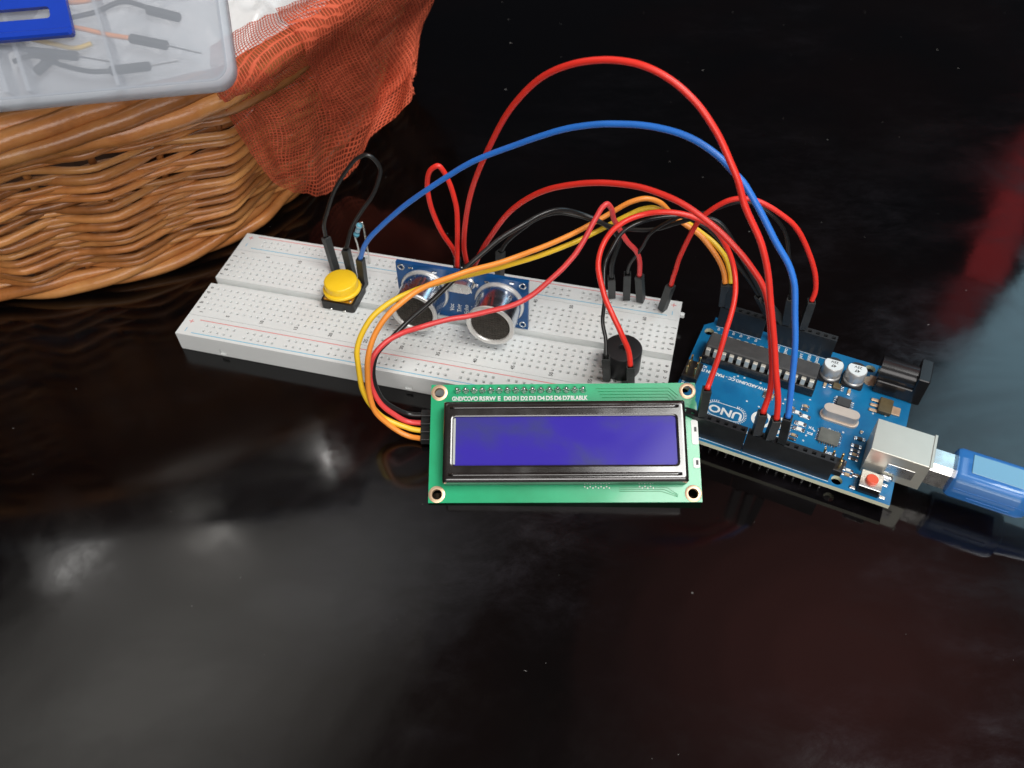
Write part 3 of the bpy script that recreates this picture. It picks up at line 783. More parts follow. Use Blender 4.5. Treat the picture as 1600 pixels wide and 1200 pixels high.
m.build('name_outline', M_['silk'], un)
m = MB()
for cx in (40.6, 34.9):   # linked-rings emblem
    m.lathe([(2.1,zs),(3.2,zs+.005)], 28, T(cx,37.6,0), cap0=False, cap1=False)
m.box(39.9,37.35,zs,41.3,37.85,zs+.01); m.box(34.2,37.35,zs,35.6,37.85,zs+.01); m.box(34.65,36.9,zs,35.15,38.3,zs+.02)
m.build('ring_emblem', M_['silk'], un)
m = MB()
m.add(*text_geo('WWW.ARDUINO.CC - MADE IN ITALY', 1.75, T(53.2,25.2,zs), bold=.05, xs=.86))
m.add(*text_geo('DIGITAL (PWM~)', 1.5, T(40.0,44.4,zs), bold=.03))
for t_, x_, y_ in (('TX',26.0,34.6),('RX',26.0,36.9),('ON',63.4,38.6),('L',26.2,43.9),('RESET',7.0,45.2),('ICSP',63.4,23.6),('ICSP2',18.8,41.9)):
    m.add(*text_geo(t_, 1.35, T(x_,y_,zs), bold=.04))
dg = ['AREF','GND','13','12','~11','~10','~9','8']
for i, t_ in enumerate(dg): m.add(*text_geo(t_, 1.25, T(18.796+i*P,48.2 if False else 47.6,zs) @ RZ(pi/2), bold=.03)) if i > 3 else None
for i, t_ in enumerate(['7','~6','~5','4','~3','2','TX1','RX0']): m.add(*text_geo(t_, 1.25, T(44.45+i*P,47.7,zs) @ RZ(pi/2), bold=.03))
for i, t_ in enumerate(['IOREF','RESET','3.3V','5V','GND','GND','Vin']): m.add(*text_geo(t_, 1.2, T(30.48+i*P,6.0,zs) @ RZ(pi/2), bold=.03))
for i in range(6): m.add(*text_geo('A%d'%i, 1.2, T(50.8+i*P,5.2,zs) @ RZ(pi/2), bold=.03))
m.build('printed_lettering', M_['silk'], un)
m = MB()
m.box(17.4,49.05,zs,41.0,49.2,zs+.01) if False else None
for x0,x1,y_ in ((43.0,63.6,49.2),(17.4,42.8,49.2),(43.0,63.6,52.35),(17.4,42.8,52.35),(26.5,47.0,4.1),(49.4,64.8,4.1),(26.5,47.0,.95)):
    m.box(x0,y_-.09,zs-.02,x1,y_+.09,zs)
for k in range(11): m.box(66.9,28.6-.22+k*1.1*0-2+k*.95,zs-.02,67.7,28.6-2+k*.95+.3,zs)
for k in range(7): m.tube(spline([(31.5,36.0+k*1.15,PT),(33.0,36.5+k*1.15,PT),(34.5,36.2+k*1.2,PT),(36.5,37.6+k*1.1,PT)],4), .12, 5)
m.build('silkscreen_lines', M_['silk'], un)
m = MB()
for k in range(40):
    x_, y_ = rnd.uniform(3,60), rnd.uniform(14,46)
    m.lathe([(.14,PT),(.32,PT+.02)], 8, T(x_,y_,0), cap0=False, cap1=False)
tag(m.build('via_rings', M_['silk'], un), kind='stuff')

# ------------------------------------------------------------------ USB cable
uc = thing('usb_cable', 'translucent blue cable with a moulded plug pushed into the board\'s silver socket', 'cable', UN_LOC, (0,0,UN_ROT))
zc = PT+5.6; yc = 38.6
m = MB(); m.add([(x_,yc+a,zc+b) for x_ in (-13.5,4) for a,b in ((-4.2,-3.9),(4.2,-3.9),(4.2,2.2),(2.75,3.9),(-2.75,3.9),(-4.2,2.2))], [(0,1,2,3,4,5),(11,10,9,8,7,6)]+[(k,k+6,(k+1)%6+6,(k+1)%6) for k in range(6)])
m.build('metal_plug', M_['steel'], uc)
def sec(x, w, h, r, dz=0):
    return [(x, yc+p[0], zc+dz+p[1]) for p in rrect(-w/2,-h/2,w/2,h/2,r,4)]
def shell(m, secs):
    n_ = len(secs[0]); vs = [p for q in secs for p in q]
    m.add(vs, [tuple(range(n_))]+[(j*n_+i,(j+1)*n_+i,(j+1)*n_+(i+1)%n_,j*n_+(i+1)%n_) for j in range(len(secs)-1) for i in range(n_)]+[tuple(range(len(secs)*n_-1,(len(secs)-1)*n_-1,-1))])
m = MB(); m.smooth = True
shell(m, [sec(-12.3,9.6,8.6,2),sec(-12.8,11.2,10.2,2.2),sec(-13.8,11.8,11.0,2.2),sec(-31.5,11.8,11.0,2.2),sec(-33.0,11.0,10.0,2.2),sec(-33.6,9.0,8.4,2.5),sec(-46,8,7.6,2.8,-.6),sec(-47,7,6.6,2.8,-.8)])
m.build('moulded_shell', M_['usb'], uc, autos=35)
m = MB(); m.box(-31,yc-3.3,zc+1.2,-14.2,yc+3.3,zc+3.8,.3); m.box(-31,yc-4.2,zc-3.8,-14.2,yc+4.2,zc+1.1,.3); m.build('inner_shield', M_['usbcore'], uc)
m = MB(); m.box(-33,yc+5.88,zc-.25,-13.8,yc+6.02,zc+.25,.05); m.box(-29.5,yc+5.9,zc-2.6,-18,yc+6.1,zc-2.2,.08); m.build('mould_seam', M_['usb'], uc)
m = MB(); m.box(-30.5,yc-3.4,zc+5.45,-16.5,yc+3.4,zc+5.75,.12); m.build('grip_panel', mat('pale_grip_panel', (0.22,0.50,0.72), .25, trans=.3), uc)
m = MB(); m.smooth = True
for k in range(6): m.tube([(-48.5-k*2.4,yc,zc-1-.12*k),(-50-k*2.4,yc,zc-1.1-.12*k)], 3.0-k*.1, 12)
m.build('strain_relief', M_['usb'], uc)
m = MB(); m.smooth = True; m.tube(spline([(-45,yc,zc-.9),(-62,yc,zc-2.2),(-80,yc+2,zc-4.5),(-105,yc+9,-1.2),(-140,yc+22,-1.2),(-180,yc+30,-1.2)],8), 2.2, 14); m.build('cable', M_['usb'], uc)

# ------------------------------------------------------------------ jumper wires
WIRES=[
('big_red','red',0.85,(-14.2,213.3,7.6),(74.1,144.9,13.7),[(-14.2,216.5,21.2),(-14.5,214.6,30.6),(-12.7,211.3,45.6),(-9.7,207.8,60.2),(-4.3,203.4,75.9),(2.1,198.7,90.3),(10.2,194.1,101.1),(17.7,190.5,106.0),(25.0,187.0,108.5),(32.1,183.6,108.9),(39.3,179.9,106.9),(45.3,176.3,103.0),(50.0,172.6,97.6),(53.4,169.3,91.8),(55.5,167.1,87.8),(57.9,164.3,82.3),(62.7,159.9,73.9),(64.8,157.1,67.9),(67.0,153.0,58.4),(68.9,149.6,50.1),(70.4,146.2,41.3),(71.9,142.8,32.0),(72.4,141.2,27.1)],'longest red jumper wire, arching highest from the sensor to the controller board'),
('mid_red','red',0.85,(-11.8,212.6,7.6),(70.7,146.6,13.7),[(-11.6,214.9,21.4),(-9.3,212.4,29.3),(-5.8,209.2,38.4),(1.5,203.3,53.2),(10.7,197.1,64.0),(19.2,191.7,70.0),(27.3,186.6,73.8),(35.1,181.7,75.8),(41.3,177.6,75.8),(45.9,174.5,74.9),(50.5,171.1,73.0),(55.3,167.6,70.3),(60.2,163.8,66.5),(64.3,160.4,62.0),(66.2,158.4,58.8),(67.3,156.4,55.2),(69.0,152.4,47.2),(70.3,148.5,38.7),(70.3,145.8,32.6),(69.1,143.4,27.2)],'red jumper wire arching low from the sensor and ending beside the highest arch'),
('small_red_loop','red',0.85,(-16.6,214.0,7.6),(-18.4,217.1,7.6),[(-17.4,213.6,21.6),(-16.8,215.5,32.1),(-16.1,217.4,43.3),(-16.9,218.4,50.5),(-18.4,219.0,55.1),(-20.9,219.4,58.7),(-23.4,219.6,57.2),(-24.9,219.8,51.7),(-24.6,219.8,42.5),(-21.7,219.6,31.9),(-18.5,219.2,25.8),(-17.5,219.0,21.4)],'short red jumper wire in a narrow upright loop behind the sensor'),
('sensor_black','black',0.70,(-3.4,223.5,7.6),(88.9,191.4,13.7),[(-2.6,222.0,21.5),(-0.4,221.0,25.9),(5.3,218.9,33.6),(9.8,217.3,38.7),(15.9,215.3,42.2),(22.9,213.2,42.4),(33.3,209.8,40.5),(40.5,207.6,40.7),(46.7,205.5,42.5),(53.4,203.0,47.2),(58.3,201.2,50.3),(64.0,199.2,48.8),(69.5,196.6,42.1),(74.8,193.8,34.1),(79.4,191.4,26.7),(80.6,190.8,25.0)],'black jumper wire from behind the sensor, dipping below the yellow wire'),
('blue','blue',0.85,(-51.6,221.2,7.6),(77.5,143.2,13.7),[(-50.7,220.4,21.5),(-48.7,219.2,26.6),(-45.7,217.9,32.0),(-40.4,215.8,39.0),(-33.3,213.0,47.1),(-24.0,209.3,56.6),(-17.2,206.6,63.1),(-9.1,203.1,70.5),(1.9,198.4,78.2),(10.4,194.5,83.9),(18.5,190.8,88.3),(26.2,187.1,91.3),(33.6,183.5,93.0),(41.0,179.7,93.2),(46.9,176.6,92.2),(52.2,173.6,89.9),(55.4,171.4,87.4),(58.4,169.4,85.0),(62.2,166.2,79.9),(67.3,161.7,72.2),(70.8,158.7,67.1),(72.7,156.2,61.9),(73.6,153.3,55.6),(74.4,150.2,48.8),(75.2,146.3,39.7),(75.6,143.1,31.7),(75.5,141.4,27.4)],'long blue jumper wire from beside the yellow button to the controller board'),
('left_loop','black',0.70,(-62.4,229.5,7.6),(-55.8,225.0,7.6),[(-64.1,232.9,21.1),(-63.9,233.6,26.4),(-62.0,234.2,31.1),(-59.2,234.9,37.1),(-56.3,235.3,41.7),(-52.7,235.6,46.5),(-48.6,235.5,51.1),(-44.9,235.3,52.8),(-42.5,234.9,50.9),(-41.2,234.4,47.6),(-42.3,233.7,44.1),(-45.3,232.2,38.6),(-49.4,230.3,33.6),(-53.2,228.1,28.4),(-56.2,225.3,21.6)],'short black jumper wire looping up behind the yellow button'),
('buzzer_red','red',0.85,(37.6,172.4,7.6),(56.0,153.9,13.7),[(35.9,168.2,20.8),(35.2,169.5,25.7),(32.5,171.2,31.5),(30.0,174.4,35.5),(28.2,178.5,38.1),(27.1,182.6,41.0),(26.4,187.0,43.7),(26.9,190.4,45.9),(28.9,194.1,47.9),(31.8,196.4,50.5),(34.6,197.8,51.9),(40.0,200.0,52.4),(45.9,198.9,54.2),(52.4,197.8,53.9),(58.3,196.7,51.5),(63.0,195.8,47.3),(67.4,194.6,40.6),(69.6,191.8,35.2),(69.3,186.8,32.5),(67.6,181.2,29.8),(64.7,174.4,27.4),(60.7,164.9,27.1),(55.2,152.3,27.6)],'red jumper wire curving from the front of the buzzer to the controller board'),
('buzzer_black','black',0.60,(30.3,174.4,7.6),(85.7,193.0,13.7),[(28.8,171.6,21.2),(28.7,175.0,25.8),(27.9,178.2,30.0),(28.3,182.8,34.1),(28.4,187.8,37.3),(29.3,192.5,40.8),(31.0,194.3,44.2),(33.9,196.7,48.1),(38.2,198.8,49.6),(46.0,202.2,49.5),(53.2,203.1,49.1),(59.3,200.8,47.2),(64.8,198.5,43.0),(70.4,195.8,36.4),(76.8,192.8,28.8),(78.8,191.8,25.8)],'black jumper wire rising straight up from the left side of the buzzer'),
('rail_red','red',0.80,(52.1,205.2,7.6),(94.6,188.6,13.7),[(53.1,202.6,21.3),(53.3,201.7,28.2),(54.0,200.8,35.4),(55.8,199.3,45.1),(57.3,198.3,50.9),(59.7,197.4,55.5),(63.8,196.3,59.5),(68.5,195.2,60.8),(73.0,194.2,60.2),(77.9,193.1,57.7),(83.2,191.8,53.5),(87.8,190.4,47.0),(91.2,189.3,40.8),(93.6,188.2,34.9),(94.2,187.5,30.8),(93.7,186.9,27.6)],'red jumper wire bridging from the right corner of the breadboard'),
('rail_black','black',0.60,(40.6,211.1,7.6),(90.0,190.9,13.7),[(39.5,208.8,21.3),(39.8,208.1,25.9),(42.6,206.5,34.4),(44.4,205.3,40.7),(50.3,203.3,47.3),(54.6,202.1,50.3),(59.9,200.5,52.7),(65.4,198.8,56.6),(69.6,197.5,57.8),(73.8,196.4,57.0),(77.4,195.3,54.7),(81.0,194.0,50.8),(83.2,193.0,46.8),(84.8,191.8,41.8),(86.8,189.9,33.2),(87.8,188.6,27.3)],'thin black jumper wire running just under the red bridging wire'),
('lcd_black','black',0.80,(-29.2,164.3,4.4),(35.7,212.5,7.6),[(-29.2,164.3,4.4),(-32.3,164.2,5.6),(-36.0,164.1,8.1),(-39.4,164.6,12.0),(-41.3,166.5,16.7),(-41.6,168.5,22.1),(-39.9,170.8,26.7),(-35.6,175.4,28.3),(-30.5,180.7,30.2),(-22.6,186.4,34.1),(-14.5,190.8,39.9),(-8.5,194.5,43.3),(-1.6,199.0,46.5),(5.3,202.5,48.6),(10.3,204.8,49.7),(16.3,207.4,49.3),(22.5,209.9,45.9),(28.6,209.5,43.2),(32.8,209.1,40.1),(35.4,208.8,35.6),(34.9,208.5,30.6),(34.2,208.2,25.5),(34.1,207.9,20.7)],'black jumper wire from the display module, sweeping over the sensor'),
('lcd_red','red',0.85,(-29.2,161.9,3.5),(45.5,209.7,7.6),[(-29.2,161.9,3.5),(-32.3,162.2,4.5),(-36.3,162.7,7.3),(-40.0,163.6,11.4),(-42.2,165.6,16.9),(-42.3,167.4,22.5),(-40.6,169.3,27.4),(-37.2,172.7,29.2),(-32.7,176.3,29.2),(-26.8,180.2,27.7),(-19.1,182.5,27.9),(-13.2,184.1,27.5),(-7.3,184.9,28.4),(0.7,186.2,29.8),(6.7,188.8,31.5),(12.7,191.7,35.2),(16.7,193.8,38.1),(20.1,195.8,41.4),(23.4,198.8,45.8),(26.5,201.8,50.3),(28.5,203.5,52.7),(30.1,204.4,53.2),(31.7,205.3,50.8),(32.7,206.1,46.2),(35.1,206.5,41.4),(38.1,206.8,36.6),(41.2,207.1,32.6),(42.7,207.4,28.0),(43.4,207.8,21.3)],'pinkish red jumper wire from the display, crossing before the sensor and kinking sharply'),
('lcd_yellow','yellow',0.85,(-28.4,159.7,2.4),(73.0,199.4,13.7),[(-28.4,159.7,2.4),(-31.3,160.0,3.4),(-34.9,160.5,4.8),(-40.4,161.6,7.8),(-43.4,162.9,12.3),(-44.9,164.2,18.1),(-45.2,165.6,24.7),(-44.9,166.9,31.0),(-42.8,169.1,36.1),(-39.0,171.9,41.2),(-33.5,175.4,43.5),(-27.5,179.9,42.9),(-21.8,184.0,41.7),(-16.3,187.5,40.6),(-10.6,189.9,40.0),(-0.9,193.9,39.2),(10.3,200.5,37.8),(22.7,207.6,37.6),(32.1,212.0,39.4),(37.6,212.0,42.8),(41.8,212.0,45.1),(46.2,212.0,45.7),(51.1,212.0,43.5),(56.4,211.3,40.6),(61.1,207.7,38.9),(65.3,204.5,37.0),(68.7,201.3,33.9),(70.2,198.5,30.2),(70.6,196.4,27.1)],'yellow jumper wire from the display module to the back header of the controller board'),
('lcd_orange','orange',0.85,(-28.3,157.4,2.1),(70.9,200.5,13.7),[(-28.3,157.4,2.1),(-32.4,158.4,1.7),(-35.8,159.4,3.2),(-39.1,160.4,6.2),(-41.9,161.3,10.5),(-43.0,162.5,17.3),(-42.5,163.8,25.1),(-41.2,165.0,32.1),(-38.8,167.8,37.9),(-34.7,170.7,42.8),(-29.2,174.8,44.9),(-24.3,178.7,44.9),(-17.8,183.4,44.0),(-10.4,187.7,43.7),(-2.8,191.5,42.9),(2.3,194.2,42.6),(9.0,198.3,42.0),(19.1,204.3,41.9),(27.6,209.5,42.6),(33.6,211.0,45.4),(38.4,211.0,48.7),(42.8,211.0,50.0),(47.3,211.0,48.6),(51.4,211.0,44.3),(55.6,209.5,41.3),(59.9,206.5,39.2),(63.8,203.2,36.1),(66.9,200.3,32.6),(68.5,198.2,29.6),(68.8,196.6,27.0)],'orange jumper wire from the display module, lying beside the yellow one'),
]

from mathutils import noise as mn
def jumper(name, color, r, A, B, pts, label, group='jumper wires plugged into the electronics', mats=None):
    # origin at the first end
    w = thing('jumper_wire', label, 'wire', A, (0,0,0), group)
    off = Vector(A)
    cm = M_['wire_'+color]
    sp = spline([Vector(p)-off for p in pts], 7)
    sd = rnd.uniform(0, 99); nn = len(sp)
    for i_, p_ in enumerate(sp):      # real wire is never a perfect curve
        k_ = min(1, i_/8, (nn-1-i_)/8)
        sp[i_] = p_+mn.noise_vector(Vector((i_*.06, sd, 0)))*.5*k_+mn.noise_vector(Vector((i_*.2, sd, 5)))*.06*k_
    m = MB(); m.smooth = True; m.tube(sp, r, 12); m.build('insulation', cm, w)
    for bot, topp, nxt in ((Vector(A), Vector(pts[0]), Vector(pts[1])), (Vector(B), Vector(pts[-1]), Vector(pts[-2]))):
        if (topp-bot).length < 1: continue
        d = (topp-bot).normalized(); L = (topp-bot).length
        q = Matrix.Translation(bot-off) @ d.to_track_quat('Z','Y').to_matrix().to_4x4() @ RZ(.35)
        c = MB(); h = 1.22
        # square sleeve with an open, chamfered mouth
        loops = [(h-.15,.6),(h,.9),(h,L-.1),(h-.12,L+.15),(h-.34,L+.15),(h-.42,L-1.4)]
        vs = [(x_*s_,y_*s_,z_) for s_, z_ in loops for x_, y_ in ((-1,-1),(1,-1),(1,1),(-1,1))]
        fs = [(3,2,1,0)]+[(j*4+k,j*4+(k+1)%4,(j+1)*4+(k+1)%4,(j+1)*4+k) for j in range(5) for k in range(4)]+[(20,21,22,23)]
        c.add(vs, fs, q); c.build('connector', M_['housing'], w)
        m = MB(); m.box(-.32,-.32,-2.5,.32,.32,.9,0,q); m.build('pin', M_['gold'], w)
    return w
for nm, colr, r, A, B, pts, label in WIRES:
    if nm.startswith('lcd_'):
        # the display end: connector lies along the display's back, pointing left
        R3 = Euler(LC_ROT).to_matrix()
        k = {'lcd_black':28.6,'lcd_red':26.0,'lcd_yellow':23.5,'lcd_orange':21.0}[nm]
        tip = R3 @ Vector((8.0,k,-8.4)) + Vector(LC_LOC); mouth = R3 @ Vector((-4.0,k,-8.4)) + Vector(LC_LOC)
        pts = [tuple(mouth + R3 @ Vector((1.0,0,0)))]+[p for p in pts[1:]]
        w = jumper(nm, {'lcd_red':'pink'}.get(nm, colr), r, tuple(mouth + R3 @ Vector((.5,0,0))), B, pts, label)
        off = mouth + R3 @ Vector((.5,0,0))
        q = Matrix.Translation(tip-off) @ (mouth-tip).normalized().to_track_quat('Z','Y').to_matrix().to_4x4()
        for c in w.children:
            pass
        c = MB(); h = 1.24; L = 12
        c.box(-h,-h,0,h,h,L,.15,q); c.build('connector', M_['housing'], w)
    else:
        jumper(nm, colr, r, A, B, pts, label)

# ------------------------------------------------------------------ wicker basket
CX, CY = -212.0, 376.0
bk = thing('wicker_basket', 'large round woven brown wicker basket at the upper left, holding a plastic box', 'basket', (CX,CY,0))
NST = 56
RB = {-80:147,-71:150,-63:153,-54:154,-44:153,-38:150,-30:147,-12:146,14:150}
RT = {-67:181,-61:183,-56:186,-51:189,-48:191,-43:190,-37:188,-30:186,0:184}
def rad(tab, default, a):
    a = (math.degrees(a)+180) % 360-180
    ks = sorted(tab)
    if a <= ks[0]: t = min(1, (ks[0]-a)/30); return tab[ks[0]]*(1-t)+default*t
    if a >= ks[-1]: t = min(1, (a-ks[-1])/30); return tab[ks[-1]]*(1-t)+default*t
    for i in range(len(ks)-1):
        if ks[i] <= a <= ks[i+1]:
            t = (a-ks[i])/(ks[i+1]-ks[i]); t = t*t*(3-2*t); return tab[ks[i]]*(1-t)+tab[ks[i+1]]*t
def wallr(a, z):
    t = z/80.0
    return rad(RB,150,a)*(1-t)+rad(RT,185,a)*t
def ringpts(z, fr, fz, n_=420):
    out = []
    for i in range(n_):
        a = 2*pi*i/n_
        r = wallr(a, z)+fr(a); out.append((r*cos(a), r*sin(a), z+fz(a)))
    return out
nrow = 27
for j in range(nrow):
    z = 9.5+j*(71-9.5)/(nrow-1)
    ph = pi*(j % 2); odd = j % 2
    amp = 1.2 if odd else 2.9; inset = -1.9 if odd else .5; jit = [rnd.uniform(-1,1) for _ in range(8)]
    fr = lambda a, ph=ph, amp=amp, inset=inset: inset+amp*(.6*math.asin(sin(NST/2*a+ph))*2/pi+.45*sin(NST/2*a+ph))
    fz = lambda a, jit=jit: .6*sin(3*a+jit[0]*3)+.5*sin(9*a+jit[1]*3)+.3*sin(23*a+jit[2]*3)
    rr_ = (1.25 if odd else 1.45)+rnd.uniform(-.2,.25); z += rnd.uniform(-.5,.5)
    pts = ringpts(z, fr, fz)
    rr = [rr_*(1+.12*sin(17*2*pi*i/420+j)) for i in range(420)]
    m = MB(); m.smooth = True; m.tube(pts, rr_, 7, closed=True, rr=rr); m.build('willow_rod', M_['willow'], bk)
# stakes
st_me = None
for k in range(NST):
    a = 2*pi*(k+.5)/NST*1.0 + pi/NST*0
    p = [((wallr(a,z)-3)*cos(a), (wallr(a,z)-3)*sin(a), z) for z in (2,20,45,70,82)]
    m = MB(); m.smooth = True; m.tube(spline(p,3), 1.2, 7); m.build('stake', M_['willow'], bk)
# twisted borders: base and rim
def border(z, R, r, n_, pitch_n, off_r=0):
    for k in range(n_):
        ph = 2*pi*k/n_
        pts = []
        for i in range(420):
            a = 2*pi*i/420
            rr0 = wallr(a, z)+off_r+R*cos(pitch_n*a+ph)
            pts.append((rr0*cos(a), rr0*sin(a), z+R*sin(pitch_n*a+ph)))
        rr = [r*(1+.13*sin(13*2*pi*i/420+k*2)) for i in range(420)]
        m = MB(); m.smooth = True; m.tube(pts, r, 9, closed=True, rr=rr); m.build('border_rod', M_['willow'], bk)
border(4.7, 2.3, 2.15, 3, 9, 1.5)
border(77.5, 4.2, 3.0, 5, 6, 1.0)
border(71, 1.6, 1.7, 2, 14, 2.0)
# woven floor: spokes and rings
m = MB(); m.lathe([(148,2.0),(148,3.6),(.01,3.6)], 64); m.build('woven_floor', mat('dark_willow_floor',(0.09,0.04,0.015),.7,var=.6,vscale=90,stretch=(1,6,1)), bk)

# ------------------------------------------------------------------ crumpled white bag inside the basket
from mathutils import noise as mn
def bag():
    m = MB(); m.smooth = True
    nx_, ny_ = 90, 90; vs = []
    for j in range(ny_):
        for i in range(nx_):
            u = i/(nx_-1); v = j/(ny_-1)
            x_ = -50+100*u; y_ = -70+140*v
            e_ = max(0, 1-((x_/50)**2+(y_/70)**2))
            z = 15*e_**.8
            nv = Vector((x_*.022,y_*.022,0))
            rg = 0
            for o_ in range(4):
                f = 2**o_; rg += (1-abs(mn.noise(nv*f+Vector((o_*9,3,1)))*2))*(7/f)
            z += rg*min(1,e_*4)
            vs.append((x_,y_,z))
    m.add(vs, [(j*nx_+i,j*nx_+i+1,(j+1)*nx_+i+1,(j+1)*nx_+i) for j in range(ny_-1) for i in range(nx_-1)])
    t = thing('plastic_bag', 'crumpled white plastic bag inside the basket, showing above the orange net', 'bag', (-128,326,52), (0,0,-.45))
    m.build('film', M_['bag'], t)
bag()

# ------------------------------------------------------------------ orange-red net over the rim
NET=[[(-87.9,243.4,86.0),(-77.5,209.9,92.0),(-84.9,231.1,72.5),(-85.5,237.0,61.5),(-85.9,246.0,46.0),(-85.9,259.8,25.5)],
[(-82.0,253.1,86.0),(-70.8,217.3,92.0),(-76.2,239.6,72.0),(-76.9,247.8,58.0),(-79.4,257.4,39.5),(-82.9,272.0,12.5)],
[(-75.5,261.2,86.0),(-64.5,227.7,92.0),(-67.6,248.8,72.0),(-68.2,258.6,56.0),(-71.0,271.5,34.0),(-75.5,280.7,5.0)],
[(-67.4,267.7,86.0),(-58.1,240.2,92.0),(-58.3,258.7,74.0),(-58.9,271.5,55.5),(-60.9,286.9,33.5),(-66.3,290.4,4.0)],
[(-59.2,275.8,86.0),(-51.4,254.6,92.0),(-48.6,270.5,76.5),(-48.4,290.7,54.5),(-49.3,307.5,32.0),(-54.5,299.9,18.0)],
[(-51.5,292.3,86.0),(-45.4,272.9,92.0),(-37.8,286.6,79.5),(-38.0,313.6,55.0),(-37.0,313.5,42.0),(-36.1,303.6,33.0)],
[(-43.4,312.8,86.0),(-38.7,292.0,92.0),(-28.4,303.1,83.0),(-27.8,329.1,60.0),(-33.0,322.3,48.0),(-38.9,312.0,38.0)]]

def net_mat():
    mt = bpy.data.materials.new('orange_red_netting'); mt.use_nodes = True
    n = mt.node_tree.nodes; l = mt.node_tree.links; b = n['Principled BSDF']
    b.inputs['Base Color'].default_value = (0.62,0.115,0.055,1); b.inputs['Roughness'].default_value = .6
    b.inputs['Specular IOR Level'].default_value = .2
    b.inputs['Subsurface Weight'].default_value = 0
    uv = n.new('ShaderNodeUVMap'); uv.uv_map = 'thread'
    vo = n.new('ShaderNodeTexVoronoi'); vo.feature = 'DISTANCE_TO_EDGE'; vo.inputs['Scale'].default_value = 1.0; vo.inputs['Randomness'].default_value = .12
    l.new(uv.outputs[0], vo.inputs['Vector'])
    r = n.new('ShaderNodeMapRange'); r.inputs['From Min'].default_value = .08; r.inputs['From Max'].default_value = .22; r.inputs['To Min'].default_value = 1.0; r.inputs['To Max'].default_value = .26
    l.new(vo.outputs['Distance'], r.inputs[0]); l.new(r.outputs[0], b.inputs['Alpha'])
    bp = n.new('ShaderNodeBump'); bp.inputs['Strength'].default_value = .6; bp.inputs['Distance'].default_value = .0004; bp.invert = True
    l.new(vo.outputs['Distance'], bp.inputs['Height']); l.new(bp.outputs[0], b.inputs['Normal'])
    return mt
def net_surface(grid, name, parent, off, shift=0.0, nu=150, nv=130, fold=1.0, seed=0, urange=(0,1), vrange=(0,1)):
    cols = [spline(c, 12) for c in grid]     # along t
    nt_ = len(cols[0])
    rows = [spline([cols[i][t] for i in range(len(cols))], 14) for t in range(nt_)]
    ns_ = len(rows[0])
    def P_(u, v):
        a = u*(ns_-1); b = v*(nt_-1); i = min(int(a), ns_-2); j = min(int(b), nt_-2); fa = a-i; fb = b-j
        return rows[j][i]*(1-fa)*(1-fb)+rows[j][i+1]*fa*(1-fb)+rows[j+1][i]*(1-fa)*fb+rows[j+1][i+1]*fa*fb
    me_v = []; uvs = []
    for j in range(nv):
        for i in range(nu):
            u = urange[0]+(urange[1]-urange[0])*i/(nu-1); v = vrange[0]+(vrange[1]-vrange[0])*j/(nv-1)
            p = P_(u,v)
            e_ = .004
            du = P_(min(1,u+e_),v)-P_(max(0,u-e_),v); dv = P_(u,min(1,v+e_))-P_(u,max(0,v-e_))
            nr = du.cross(dv)
            nr = nr.normalized() if nr.length > 1e-9 else Vector((0,0,1))
            if nr.z < 0 and nr.y > 0: nr = -nr
            if nr.dot(Vector((.3,-.6,.6))) < 0: nr = -nr
            hang = min(1, max(0, (v-.2)/.5))
            d = hang*fold*(2.2*sin(u*23+3*sin(v*2.2+seed))+1.1*sin(u*51+v*4+seed)+mn.noise(Vector((u*7,v*6,seed)))*4) + mn.noise(Vector((u*18,v*18,seed+3)))*1.2+shift
            d += 8.0*math.exp(-((v-.2)/.14)**2)
            if v > .93: d += (v-.93)*12*sin(u*90)
            me_v.append(p+nr*max(d*.38, -1.0*hang-.3)); uvs.append((u*64+2.5*sin(v*6+seed), v*62+3*sin(u*5)))
    me = bpy.data.meshes.new(name)
    fs = [(j*nu+i,j*nu+i+1,(j+1)*nu+i+1,(j+1)*nu+i) for j in range(nv-1) for i in range(nu-1)]
    me.from_pydata([tuple((p-off)*S) for p in me_v], [], fs)
    ul = me.uv_layers.new(name='thread')
    for lp in me.loops: ul.data[lp.index].uv = uvs[lp.vertex_index]
    me.polygons.foreach_set('use_smooth', [True]*len(fs))
    me.materials.append(M_['net'])
    return link_mesh(name, me, parent)
M_['net'] = net_mat()
nt_o = Vector((-60,265,80))
ntg = thing('net_bag', 'orange-red mesh net draped over the rim of the wicker basket', 'net', tuple(nt_o))
net_surface(NET, 'netting', ntg, nt_o, 0.6, seed=1.0)
net_surface(NET, 'netting', ntg, nt_o, 3.2, seed=5.0, urange=(.42,1.0), vrange=(0,.86), nu=110, nv=110)

# ------------------------------------------------------------------ translucent organiser box
BX = thing('organiser_box', 'translucent frosted plastic organiser box with a blue latch, lying on the basket', 'box', (-67.8,197.3,99.7), (pi/4,0,0.1214592))
def frost(name, col, a, rough=.25):
    return mat(name, col, .34, alpha=a, var=.08, vscale=25, spec=.3)
M_['frost'] = frost('frosted_plastic', (0.44,0.48,0.54), .44)
M_['frost2'] = frost('frosted_plastic_wall', (0.48,0.52,0.58), .62)
M_['frost3'] = frost('frosted_divider', (0.62,0.66,0.72), .55)
def slab(name, x0,y0,x1,y1,z0,z1,rc,rb,mk):
    m = MB(); m.smooth = True
    def lp(i,z): return [(p[0],p[1],z) for p in rrect(x0+i,y0+i,x1-i,y1-i,max(.3,rc-i),6)]
    L = [lp(rb,z0),lp(rb*.3,z0+rb*.3),lp(0,z0+rb),lp(0,z1-rb),lp(rb*.3,z1-rb*.3),lp(rb,z1)]
    loft(m, L)
    n_ = len(L[0]); 
    return m, n_, L
m, n_, L = slab('', -152,-0.5,0,70,-6.4,0,5.5,1.5,'frost')
m.build('side_wall', M_['frost2'], BX, autos=60)
